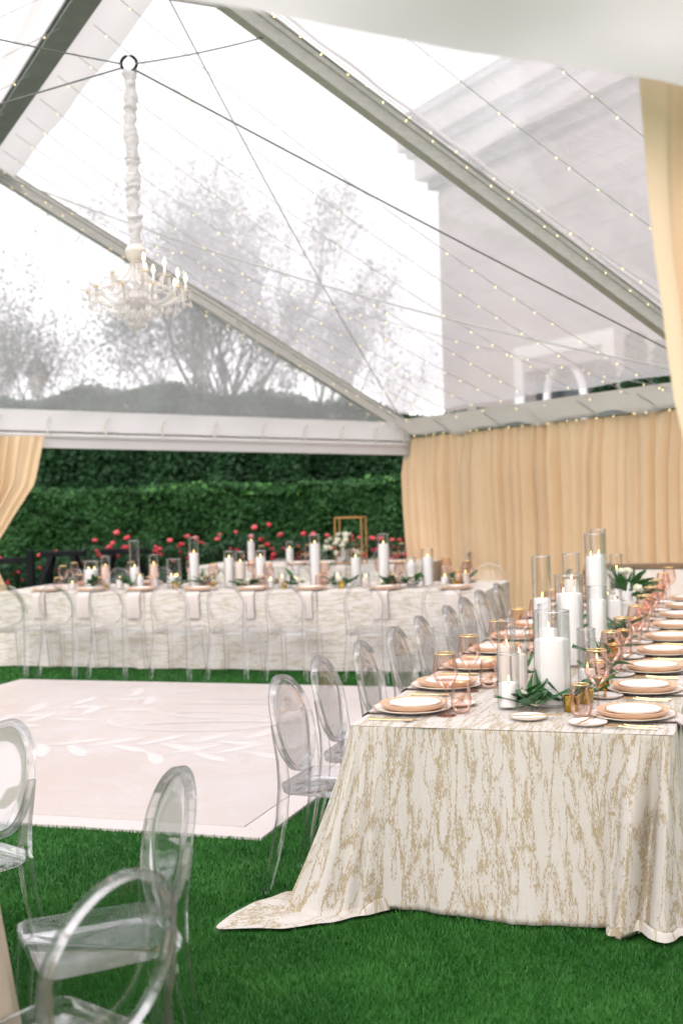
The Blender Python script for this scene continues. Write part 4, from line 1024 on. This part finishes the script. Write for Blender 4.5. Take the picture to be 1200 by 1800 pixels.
for i, (b, D, h, hc, k) in enumerate(sorted(VF, reverse=True)):
    a = 6.9+vr.uniform(-.07, .07) if h > .22 else 6.78+vr.uniform(-.04, .03)
    nth = (ORD+['twenty-first', 'twenty-second', 'twenty-third', 'twenty-fourth'])[i]
    vase(b, a, D, h, hc-.012, '%s clear cylinder on hedge table, %s counting from curtain' % (ends(h), nth), 'white candle in hedge table cylinder, %s counting from curtain' % nth, 'hedge table cylinders', 'wax_beige' if b in (-3.38, -2.9, -2.02) else 'wax', True, k)
for i, (b, a, h, hc) in enumerate([(-3.55, 10.8, .36, .28), (-4.3, 10.7, .3, .2), (-3.0, 10.8, .25, .16), (-4.9, 10.8, .4, .3), (-3.95, 10.75, .2, .12)]):
    vase(b, a, .11, h, hc, 'clear cylinder on rear table, %s counting from copper frame' % ORD[i], 'white candle on rear table, %s counting from copper frame' % ORD[i], 'rear table cylinders', 'wax', True)
def votive(b, a, lab, grp):
    p = L(b, a, TZ+.001); o = tag(ob('votive_holder', ME['votive'], None, p, (0, 0, prnd.uniform(0, 6))), lab, 'votive', grp)
    ob('tea_light', MB().lathe([(.0001, .0125), (.0262, .0125), (.027, .035), (.0001, .034)], 16).mesh('tea_light', M['wax']), o)
    ob('flame', ME['flame'], o, (0, 0, .038), None, .7)
for b, a, lab in [(.828, .43, 'front gold votive right of the widest candle cylinder'), (.868, .625, 'gold votive with eucalyptus leaf leaning on it'), (.90, .98, 'gold votive among leaves behind two others'),
                  (.86, 1.92, 'gold votive at foot of the slim full pillar'), (.80, 2.25, 'gold votive half hidden by pink glasses, middle of long table')]:
    votive(b, a, lab, 'gold votives on the long table')
for i, b in enumerate([-1.1, -2.25, -2.85, -3.62, -4.05, -4.85]): votive(b, 6.70, 'gold votive on hedge table, %s from the curtain end' % ORD[i], 'gold votives on the hedge table')

# ------------------------------------------------------------------ greenery
def leaf_mesh(name, Ln, W_, mat, shape='round', cup=.15, n=7):
    P = []
    for k in range(n):
        t = k/(n-1)
        w = W_/2*(math.sin(math.pi*min(1, t*.97+.015))**(.6 if shape == 'round' else .85))
        if shape == 'long': w *= 1.15-.35*t
        P.append([(s*w, Ln*t, cup*Ln*(t*t)*-.6+abs(s)*w*.35) for s in (-1, -.5, 0, .5, 1)])
    return MB().grid(P).mesh(name, mat, 'all')
ME['euc'] = leaf_mesh('leaf', .060, .050, M['leaf_euc']); ME['euc2'] = leaf_mesh('leaf', .048, .044, M['leaf_euc'], cup=-.2)
ME['longleaf'] = leaf_mesh('leaf', .115, .046, M['leaf_dark'], 'long', .3); ME['longleaf2'] = leaf_mesh('leaf', .085, .034, M['leaf_dark'], 'long', -.2)
mb = MB()
for i in range(13):
    t = i/12; y = .02+.11*t
    for s in (-1, 1):
        l_ = .036*(1-t*.85); mb.add([(0, y, .004*i*.3), (s*l_*.55, y+l_*.22-.004, .006), (s*l_, y+l_*.55, .003-.01*t), (s*l_*.5, y+l_*.62, .006)], [(0, 1, 2, 3)])
mb.tube([(0, 0, 0), (0, .07, .004), (0, .135, -.004)], .001, 4); ME['fern'] = mb.mesh('fern_frond', M['fern'], False)
mb = MB(); mb.ell((0, 0, .018), (.014, .014, .017), 8, 6)
for ring, (rad, tilt, n_, hgt) in enumerate([(.016, 1.25, 3, .036), (.021, 1.0, 5, .034), (.026, .7, 6, .028)]):
    for k in range(n_):
        an = 2*math.pi*(k+.37*ring)/n_; P = []
        for u in np.linspace(0, 1, 5):
            row = []
            for s in (-1, -.5, 0, .5, 1):
                rr_ = rad*(.35+.65*math.sin(u*1.7))+.010*u*u*(1.3-tilt); aa = an+s*.62*(1-.25*u*u); row.append((rr_*math.cos(aa), rr_*math.sin(aa), .004+hgt*u*tilt**.3-.006*s*s*u))
            P.append(row)
        mb.grid(P)
ME['rose'] = mb.mesh('white_rose', M['rose_white'], 'all')
gr = random.Random(17)
def sprig(b, a, label, n_euc=6, n_fern=3, n_rose=1, n_long=0, spread=.06, z=TZ, h=.05, grp='table greenery', sc=1.0):
    t = thing('greenery_sprig', label, 'greenery', L(b, a, z+.003), gr.uniform(0, 6), grp)
    ob('stem', MB().tube([(-spread*.9, 0, .008), (0, .01, .02*sc), (spread*.9, -.005, .010)], .0022, 5).mesh('stem', M['leaf_dark']), t)
    def scat(me, k, nm, zlo, zhi, tlo, thi, s0=1):
        for _ in range(k):
            an = gr.uniform(0, 6.28); r_ = gr.uniform(0, spread*.55)
            ob(nm, me, t, (r_*math.cos(an), r_*math.sin(an), gr.uniform(zlo, zhi)), (gr.uniform(tlo, thi), gr.uniform(-.5, .5), an-math.pi/2), s0*gr.uniform(.8, 1.15)*sc)
    scat(ME['euc'], n_euc//2, 'leaf', .02, h, -.2, 1.0); scat(ME['euc2'], n_euc-n_euc//2, 'leaf', .02, h, -.2, .9)
    scat(ME['longleaf'], n_long//2, 'leaf', .03, h, -.1, 1.1); scat(ME['longleaf2'], n_long-n_long//2, 'leaf', .03, h, -.1, .9)
    scat(ME['fern'], n_fern, 'fern_frond', .012, h, .0, .8)
    for k in range(n_rose):
        an = gr.uniform(0, 6.28); r_ = spread*gr.uniform(.3, .8); ob('white_rose', ME['rose'], t, (r_*math.cos(an), r_*math.sin(an), gr.uniform(.012, h)), (gr.uniform(-.6, .6), gr.uniform(-.6, .6), 0), 1.0*sc)
    return t
sprig(.645, .42, 'eucalyptus and fern sprig with white rosebud before widest candle', 8, 5, 2, 0, .055, h=.055, sc=1.05)
sprig(.68, .40, 'round eucalyptus leaves lying before the widest candle cylinder', 9, 2, 0, 0, .06, h=.05, sc=1.15)
sprig(.80, .52, 'fern and leaf tuft between widest candle and gold votives', 4, 4, 0, 0, .05, h=.04)
sprig(.50, 1.05, 'leaf sprig with rosebud beside the blush cylinders', 7, 3, 1, 0, .06, h=.06)
sprig(.88, 1.45, 'upright eucalyptus sprig left of pink tumblers, lawn half', 8, 2, 0, 2, .06, h=.12, sc=1.15)
sprig(.86, 2.6, 'dark leaf sprig beside very tall cylinders, curtain side', 6, 2, 1, 3, .07, h=.12, sc=1.15)
sprig(.60, .50, 'fern tufts tucked behind the lawn-end corner cylinder', 3, 4, 0, 0, .07)
sprig(.86, .74, 'eucalyptus leaves rising behind the leaf-backed gold votive', 6, 3, 0, 0, .05, h=.06)
sprig(.875, 1.08, 'large eucalyptus leaves beside the small low cylinder', 7, 1, 0, 0, .05, h=.09, sc=1.1)
sprig(.78, 2.05, 'ferns and leaves right of the slim full pillar', 6, 3, 0, 2, .06, h=.10)
sprig(.56, 2.1, 'leafy sprig with white bud behind tallest lawn-end cylinder', 7, 2, 2, 2, .07, h=.16, sc=1.2)
sprig(.74, 2.9, 'small leaf sprig beneath the very tall cylinders', 6, 2, 1, 0, .07, h=.08)
# the big leaf bouquet near the curtain end, in a bowl
bq = thing('flower_bouquet', 'large glossy leaf and white rose bouquet, far half of long table', 'bouquet', L(.72, 4.15, TZ+.002), 0)
ob('bowl', MB().lathe([(.0001, 0), (.05, 0), (.06, .01), (.09, .10), (.085, .10), (.0001, .09)], 20).mesh('bowl', M['porcelain']), bq)
for k in range(46):
    an = gr.uniform(0, 6.28); el = gr.uniform(-.2, 1.2); s_c = gr.uniform(.9, 1.7)
    ob('leaf', gr.choice([ME['longleaf'], ME['longleaf'], ME['longleaf2'], ME['euc']]), bq, (.10*math.cos(an)*math.cos(el), .10*math.sin(an)*math.cos(el), .12+.13*max(0, math.sin(el))), (el, gr.uniform(-.6, .6), an-math.pi/2), s_c)
for k in range(12):
    an = gr.uniform(0, 6.28); el = gr.uniform(.0, 1.4); ob('white_rose', ME['rose'], bq, (.15*math.cos(an)*math.cos(el), .15*math.sin(an)*math.cos(el), .12+.18*math.sin(el)), (gr.uniform(-.8, .8), gr.uniform(-.8, .8), 0), 1.1)
for k in range(7):
    an = gr.uniform(0, 6.28); ob('fern_frond', ME['fern'], bq, (.05*math.cos(an), .05*math.sin(an), .22), (gr.uniform(.5, 1.2), 0, an-math.pi/2), 1.1)
for i, b in enumerate([-1.12, -1.55, -1.75, -2.3, -2.75, -3.3, -3.75, -4.1, -4.6, -5.05]):
    sprig(b, 6.78+gr.uniform(-.03, .05), 'leafy garland sprig with white roses on hedge table, %s from curtain' % ORD[i], 9, 3, 2, 3, .11, h=.08, grp='hedge table greenery', sc=1.35)
bq2 = thing('flower_bouquet', 'white rose bouquet with bright leaves on the rear table', 'bouquet', L(-3.5, 10.55, TZ+.002), 0)
ob('bowl', MB().lathe([(.0001, 0), (.05, 0), (.06, .01), (.09, .10), (.085, .10), (.0001, .09)], 20).mesh('bowl', M['porcelain']), bq2)
for k in range(50):
    an = gr.uniform(0, 6.28); el = gr.uniform(-.5, 1.3); rd = gr.uniform(.12, .25); ob('leaf', gr.choice([ME['longleaf'], ME['euc'], ME['euc2']]), bq2, (rd*math.cos(an)*math.cos(el), rd*math.sin(an)*math.cos(el), .12+rd*math.sin(el)), (el, gr.uniform(-.6, .6), an-math.pi/2), gr.uniform(1.2, 2))
for k in range(22):
    an = gr.uniform(0, 6.28); el = gr.uniform(-.2, 1.4); ob('white_rose', ME['rose'], bq2, (.24*math.cos(an)*math.cos(el), .24*math.sin(an)*math.cos(el), .13+.24*math.sin(el)), (gr.uniform(-.8, .8), gr.uniform(-.8, .8), 0), 1.5)
# copper display frame on the rear table
fr = thing('display_stand', 'open copper bar display frame standing on the rear table', 'stand', (.11, 16.0, TZ), RZ_T)
for sx in (-.18, .18):
    for sy in (-.10, .10): ob('upright', MB().box(sx-.009, sx+.009, sy-.009, sy+.009, 0, .60).mesh('upright', M['bronze'], False), fr)
for sy in (-.10, .10): ob('top_bar', MB().box(-.19, .19, sy-.0095, sy+.0095, .601, .622).mesh('top_bar', M['bronze'], False), fr)
for sx in (-.18, .18): ob('side_bar', MB().box(sx-.008, sx+.008, -.089, .089, .603, .62).mesh('side_bar', M['bronze'], False), fr)
# settee at the curtain end of the long table
st = thing('settee', 'pale upholstered settee with brown wooden top rail by curtain', 'settee', L(.62, 7.05, 0), RZ_T)
ob('seat_cushion', MB().box(-.56, .56, -.34, .22, .30, .46).mesh('seat_cushion', M['uphol'], True, .03), st)
ob('backrest', MB().box(-.53, .53, .20, .28, .46, .885).mesh('backrest', M['uphol'], True, .02), st)
ob('top_rail', MB().box(-.58, .58, .19, .29, .89, .935).mesh('top_rail', M['wood'], True, .012), st)
for sx in (-.57, .57): ob('back_post', MB().box(sx-.025, sx+.025, .195, .285, .0, .888).mesh('back_post', M['wood'], True, .006), st)
for sx in (-.54, .54): ob('leg', MB().box(sx-.025, sx+.025, -.32, -.27, .0, .298).mesh('leg', M['wood'], True, .006), st)

# ================================================================== GARDEN BEHIND
def leaf_cloud(P, N, size, jit=1.0, asp=1.7):
    """a bent rhombic leaf per point"""
    n_ = len(P); d = rng.normal(size=(n_, 3))*jit+N; d /= np.linalg.norm(d, axis=1)[:, None]
    u = np.cross(d, rng.normal(size=(n_, 3))); u /= np.linalg.norm(u, axis=1)[:, None]; w = np.cross(d, u)
    s = size*rng.uniform(.6, 1.35, n_)[:, None]
    V = np.empty((n_, 4, 3)); V[:, 0] = P-u*s*asp/2; V[:, 1] = P+w*s/2+d*s*.12; V[:, 2] = P+u*s*asp/2; V[:, 3] = P-w*s/2+d*s*.12
    return V.reshape(-1, 3), np.arange(4*n_).reshape(-1, 4)
def hedge(name, label, x0, x1, yf, yb_, top, seed, dens, size, tips=0, tipz=.16, mat='hedge_tall'):
    """clipped hedge: front face at yf(x), uneven leafy skin over a dark core"""
    h = thing(name, label, 'hedge', ((x0+x1)/2, (yf+yb_)/2, 0)); cx, cy_ = (x0+x1)/2, (yf+yb_)/2
    mb = MB(); P = []
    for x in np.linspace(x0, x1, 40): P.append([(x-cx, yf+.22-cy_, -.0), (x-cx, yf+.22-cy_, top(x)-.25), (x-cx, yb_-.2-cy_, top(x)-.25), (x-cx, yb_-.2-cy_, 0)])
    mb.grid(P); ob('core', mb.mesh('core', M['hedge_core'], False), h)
    Lx = x1-x0; H_ = np.mean([top(x) for x in np.linspace(x0, x1, 9)])
    nf = int(Lx*H_*dens); x = rng.uniform(x0, x1, nf); tz = np.array([top(a) for a in x]); z = rng.uniform(.02, 1, nf)*tz
    dep = .16*(np.sin(x*3.1+z*2.3+seed)+np.sin(x*5.7-z*4.1)*.6)*.5+rng.exponential(.08, nf)
    Pf = np.c_[x-cx, yf+dep-cy_, z]; Nf = np.tile([0, -1, .35], (nf, 1))
    nt_ = int(Lx*(yb_-yf)*dens*.8); x = rng.uniform(x0, x1, nt_); y = rng.uniform(yf, yb_, nt_); z = np.array([top(a) for a in x])+.05*np.sin(x*4+y*6)+rng.normal(0, .035, nt_)
    Pt = np.c_[x-cx, y-cy_, z]; Nt = np.tile([0, -.3, 1], (nt_, 1))
    V, F = leaf_cloud(np.vstack([Pf, Pt]), np.vstack([Nf, Nt]), size, .75)
    stuff(ob('foliage', arr_mesh('foliage', V, F, M[mat]), h))
    if tips:
        k = int(tips*Lx); x = rng.uniform(x0, x1, k); xs = np.repeat(x, 9); y = yf+np.repeat(rng.uniform(-.03, .5, k), 9)+rng.normal(0, .05, 9*k)
        hgt = np.repeat(rng.uniform(.1, 1, k)**2, 9); z = np.array([top(a) for a in xs])-.06+rng.uniform(-.15, 1, 9*k)*hgt*tipz
        V, F = leaf_cloud(np.c_[xs+rng.normal(0, .05, 9*k)-cx, y-cy_, z], np.tile([0, -.6, .6], (9*k, 1)), size*1.1, .7)
        stuff(ob('new_shoots', arr_mesh('new_shoots', V, F, M['hedge_tip']), h))
    return h
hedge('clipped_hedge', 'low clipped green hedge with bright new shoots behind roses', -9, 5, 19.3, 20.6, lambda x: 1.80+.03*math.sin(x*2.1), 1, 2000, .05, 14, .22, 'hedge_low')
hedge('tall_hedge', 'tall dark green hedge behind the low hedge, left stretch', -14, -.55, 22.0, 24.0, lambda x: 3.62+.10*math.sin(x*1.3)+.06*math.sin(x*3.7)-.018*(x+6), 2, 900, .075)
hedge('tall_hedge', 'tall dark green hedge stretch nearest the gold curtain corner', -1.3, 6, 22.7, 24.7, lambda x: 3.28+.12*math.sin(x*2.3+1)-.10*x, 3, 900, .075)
struct(ob('rose_bed', MB().grid([[(x, y, .02+.03*math.sin(x*3)*math.sin(y*4)) for y in np.linspace(17.75, 19.6, 10)] for x in np.linspace(-9, 3.2, 50)]).mesh('rose_bed', M['soil'])))
# rose bushes
bl = MB(); bl.ell((0, 0, 0), (.042, .042, .034), 8, 5)
for k in range(7):
    an = 2*math.pi*k/7; bl.ell((.03*math.cos(an), .03*math.sin(an), .004*(k % 2)), (.024, .024, .028), 6, 4)
bl_me = bl.mesh('rose_bloom', M['rose_red'], 'all')
rb = random.Random(31)
RB = [(-5.7, .75), (-5.0, .78), (-4.35, .85), (-3.75, 1.0), (-3.1, 1.08), (-2.5, .98), (-1.9, 1.02), (-1.35, 1.12), (-.75, 1.05), (-.1, .95), (.5, 1.0), (1.15, .9)]
for i, (x, h_) in enumerate(RB):
    y = 18.3+rb.uniform(-.15, .2)
    t = thing('rose_bush', 'red flowering rose bush before the hedge, %s along from left curtain' % ORD[i], 'rose bush', (x, y, .02), 0, 'rose bushes along the hedge')
    mbs = MB()
    for k in range(6):
        an = rb.uniform(0, 6.28); mbs.tube([(0, 0, 0), (.1*math.cos(an), .1*math.sin(an), h_*.5), (.26*math.cos(an), .22*math.sin(an), h_*.9)], [.012, .009, .004], 5)
    ob('stem', mbs.mesh('stem', M['bark']), t)
    k = 900; P = np.c_[rng.normal(0, .20, k), rng.normal(0, .15, k), rng.beta(2.2, 1.5, k)*h_]
    V, F = leaf_cloud(P, np.tile([0, -.4, .6], (k, 1)), .055, .9); stuff(ob('foliage', arr_mesh('foliage', V, F, M['rosebush']), t))
    for k in range(rb.choice([11, 13, 15])):
        ob('rose_bloom', bl_me, t, (rb.gauss(0, .30), -.16+rb.uniform(-.12, .1), h_*rb.uniform(.72, 1.12) if rb.random() < .8 else h_*rb.uniform(.3, .7)), (rb.uniform(-.6, .6), rb.uniform(-.6, .6), 0), rb.uniform(.62, .95))
# black timber rails and trestles among the roses
def trestle(x, y, label, w=.34):
    t = thing('garden_trestle', label, 'trestle', (x, y, 0), -.2, 'black trestles among the roses')
    ob('top_bar', MB().box(-w, w, -.05, .05, .92, 1.0).mesh('top_bar', M['black'], False, .01), t)
    for sx in (-1, 1):
        for sy in (-1, 1): ob('leg', MB().loft([[(sx*(w*.5+.30*(1-k))+q[0], sy*(.04+.22*(1-k))+q[1], .01+.91*k) for q in ((-.035, -.025), (.035, -.025), (.035, .025), (-.035, .025))] for k in (0, 1)]).mesh('leg', M['black'], False), t)
trestle(-4.0, 17.5, 'black timber trestle left of the taller candle cylinders'); trestle(-3.15, 17.6, 'black timber trestle beside the tallest rose bush')
rf = thing('garden_rail', 'black timber post and rail beside the tied-back curtain', 'fence', (-4.72, 17.6, 0), -.1)
ob('post', MB().box(.18, .28, -.05, .05, 0, 1.02).mesh('post', M['black'], False, .008), rf)
ob('post', MB().box(-1.35, -1.25, -.05, .05, 0, 1.0).mesh('post', M['black'], False, .008), rf)
ob('rail', MB().box(-1.45, .18, -.035, .035, .84, .92).mesh('rail', M['black'], False, .008), rf)

# trees
tr = random.Random(77)
def tree(name, label, base, trunk_h, H_, spread, seed, stems=1, leafn=4000, lsize=.12, lean=0, r0=.14, bark='bark', leafm='tree_leaf', depth=5, grp='trees beyond the hedge', updir=.25):
    q = random.Random(seed); t = thing(name, label, 'tree', base, 0, grp); mb = MB(); tips = []
    def grow(p, d, ln, r, lv):
        pts = [p]; rr_ = [r]; dd = Vector(d)
        n_ = 4
        for k in range(n_):
            dd = (dd+Vector((q.gauss(0, .13), q.gauss(0, .13), q.gauss(0, .08)+updir*.12))).normalized(); p = p+dd*ln/n_; pts.append(p); rr_.append(r*(1-.45*(k+1)/n_))
        mb.tube(pts, rr_, 7 if lv < 2 else (5 if lv < 3 else 3), False)
        if lv >= 2: tips.extend(pts[1:])
        if lv >= depth: tips.append(p); return
        for k in range(q.choice([2, 3, 3]) if lv > 0 else q.choice([3, 4])):
            an = q.uniform(0, 6.28); sp = q.uniform(.35, .95)*spread
            sd_ = Vector((math.cos(an)*sp, math.sin(an)*sp, q.uniform(.25, .7))); nd_ = (dd*.75+sd_).normalized()
            st_ = pts[q.choice([2, 3, 4])] if lv < depth-1 else pts[q.choice([1, 2, 3, 4])]
            grow(st_, nd_, ln*q.uniform(.62, .82), r*.5, lv+1)
    for s in range(stems):
        an = 6.28*s/stems+.4; d = Vector((.28*math.cos(an)*(stems > 1)+lean, .28*math.sin(an)*(stems > 1), 1)).normalized()
        grow(Vector((.18*math.cos(an)*(stems > 1), .18*math.sin(an)*(stems > 1), 0)), d, trunk_h, r0*q.uniform(.75, 1), 0)
    ob('trunk', mb.mesh('trunk', M[bark]), t)
    tp = np.array([tuple(p) for p in tips]); k = rng.integers(0, len(tp), leafn)
    P = tp[k]+rng.normal(0, .16, (leafn, 3)); P = P[P[:, 2] < H_]
    V, F = leaf_cloud(P, np.tile([0, 0, .5], (len(P), 1)), lsize, 1.0); stuff(ob('crown', arr_mesh('crown', V, F, M[leafm]), t))
tree('garden_tree', 'large many-stemmed tree with sparse grey-green crown behind the marquee', (-3.3, 32, 0), 3.7, 12, .72, 5, 5, 17000, .06, 0, .17, depth=6)
tree('garden_tree', 'broad sparse tree just right of the many-stemmed tree', (-1.0, 34, 0), 2.7, 8.6, .85, 8, 3, 7000, .055, .05, .13, depth=6)
tree('garden_tree', 'slender pale-leaved tree left of the lantern post', (-8.6, 31, 0), 2.9, 10, .6, 12, 2, 4500, .05, .05, .09, depth=6)
tree('garden_tree', 'small leafy tree behind the chandelier and tall hedge', (-6.2, 29, 0), 2.5, 8.6, .65, 21, 2, 4500, .05, 0, .09, depth=6)
def conifer(x, y, h_, label):
    t = thing('conifer', label, 'tree', (x, y, 0), 0, 'conifers beside the house')
    ob('trunk', MB().tube([(0, 0, 0), (0, 0, h_*.95)], [.12, .02], 7).mesh('trunk', M['bark']), t)
    k = 2600; z = rng.uniform(.05, 1, k); an = rng.uniform(0, 6.28, k); r_ = (1-z)*1.0*(.7+.3*np.sin(z*40+an*2))*rng.uniform(.5, 1, k)+.05
    V, F = leaf_cloud(np.c_[r_*np.cos(an), r_*np.sin(an), z*h_], np.tile([0, 0, .6], (k, 1)), .16, .9); stuff(ob('crown', arr_mesh('crown', V, F, M['conifer']), t))
# lantern on a post above the hedge
lp = thing('lamp_post', 'iron garden lantern with pointed cap above the tall hedge', 'lamp post', (-6.85, 28.0, 0))
ob('post', MB().lathe([(.09, 0), (.09, .3), (.05, .4), (.045, 4.1), (.08, 4.15)], 12).mesh('post', M['lantern']), lp)
ob('glass_case', MB().lathe([(.10, 4.16), (.22, 4.62), (.0, 4.62)], 6).mesh('glass_case', M['lantern_glass'], False), lp)
ob('cap', MB().lathe([(.30, 4.60), (.27, 4.70), (.20, 4.86), (.10, 4.98), (.04, 5.02), (.03, 5.12), (.0, 5.17)], 8).mesh('cap', M['lantern']), lp)

# ================================================================== HOUSE
# its long front runs parallel to the curtain wall of the tent
HC = np.array([2.62, 30.0])
def Hs(s, o, z=0.0):                 # s along the front towards the viewer, o outwards (towards the tent)
    p = HC+Wv*s+Gv*o; return (float(p[0]), float(p[1]), z)
house = thing('house', 'pale stucco house with stepped cornice beyond the clear roof', 'house', Hs(0, 0), -math.pi/2+AN)
Hm = Matrix.Translation(Vector(Hs(0, 0))) @ Matrix.Rotation(-math.pi/2+AN, 4, 'Z')
# local: x runs along the front (s), y outwards is -? -> check: local +x = Wv, local +y = (cos AN, sin AN) = -Gv
EH = 9.05; HLEN = 17.0
def hbox(name, x0, x1, y0, y1, z0, z1, mat, par=None, bev=0): return ob(name, MB().box(x0, x1, y0, y1, z0, z1).mesh(name, M[mat], False, bev), par or house)
DX0, DX1, DZ0, DZ1 = 3.4, 6.2, 1.2, 4.5        # loggia opening
hbox('wall', 0, DX0, 0, 8, 0, EH, 'stucco'); hbox('wall', DX1, HLEN, 0, 8, 0, EH, 'stucco')
hbox('wall', DX0, DX1, .0, 8, DZ1, EH, 'stucco'); hbox('wall', DX0, DX1, .0, 8, 0, DZ0, 'stucco')
# cladding courses with shadow joints
nz = 13
for k in range(nz):
    z0 = .2+k*(EH-.35)/nz; z1 = z0+(EH-.35)/nz-.012
    if z1 < DZ1+.1 and z1 > DZ0:
        hbox('cladding_board', 0.0, DX0-.35, -.025, -.001, z0, z1, 'stucco'); hbox('cladding_board', DX1+.35, HLEN, -.025, -.001, z0, z1, 'stucco')
    else: hbox('cladding_board', 0.0, HLEN, -.025, -.001, z0, z1, 'stucco')
for z0, z1, pr, mt in ((EH-.02, EH+.22, .22, 'cornice'), (EH+.22, EH+.75, .50, 'stucco'), (EH+.75, EH+.92, .66, 'cornice'), (EH+.92, EH+1.45, .85, 'stucco'), (EH+1.45, EH+1.62, 1.0, 'cornice')):
    hbox('cornice', -pr*.6, HLEN+pr, -pr, 8+pr, z0+.001, z1, mt)
rfm = MB(); rfm.loft([[(-.65, -1.05, EH+1.62), (HLEN+1.05, -1.05, EH+1.62), (HLEN+1.05, 9.05, EH+1.62), (-.65, 9.05, EH+1.62)], [(3.2, 3.5, EH+3.0), (HLEN-3.2, 3.5, EH+3.0), (HLEN-3.2, 4.5, EH+3.0), (3.2, 4.5, EH+3.0)]])
ob('roof', rfm.mesh('roof', M['slate'], False), house)
win = ob('window', MB().box(DX0+.001, DX1-.001, .30, .34, DZ0, DZ1).mesh('window', M['window_dark'], False), house)
fr_ = MB()
hbox('frame', DX0-.30, DX0, -.06, .10, DZ0-.1, DZ1+.28, 'white_trim', win); hbox('frame', DX1, DX1+.35, -.06, .10, DZ0-.1, DZ1+.28, 'white_trim', win)
hbox('frame', DX0, DX1, -.055, .10, DZ1, DZ1+.28, 'white_trim', win); hbox('sill', DX0-.3, DX1+.3, -.10, .12, DZ0-.24, DZ0-.1, 'white_trim', win)
ap = [(4.05, .12, DZ0)]+[(4.70-.65*math.cos(a), .12, 3.45+.85*math.sin(a)) for a in np.linspace(0, math.pi, 17)]+[(5.35, .12, DZ0)]
ob('arch', MB().tube(ap, .09, 8).mesh('arch', M['white_trim']), win)
for (x, y, h_, lb) in ((4.55, 20.8, 3.75, 'pointed conifer between the house window and curtain wall'), (4.95, 20.3, 4.15, 'second pointed conifer beside the house'), (5.3, 19.8, 3.95, 'third pointed conifer beside the house')):
    conifer(x, y, h_, lb)
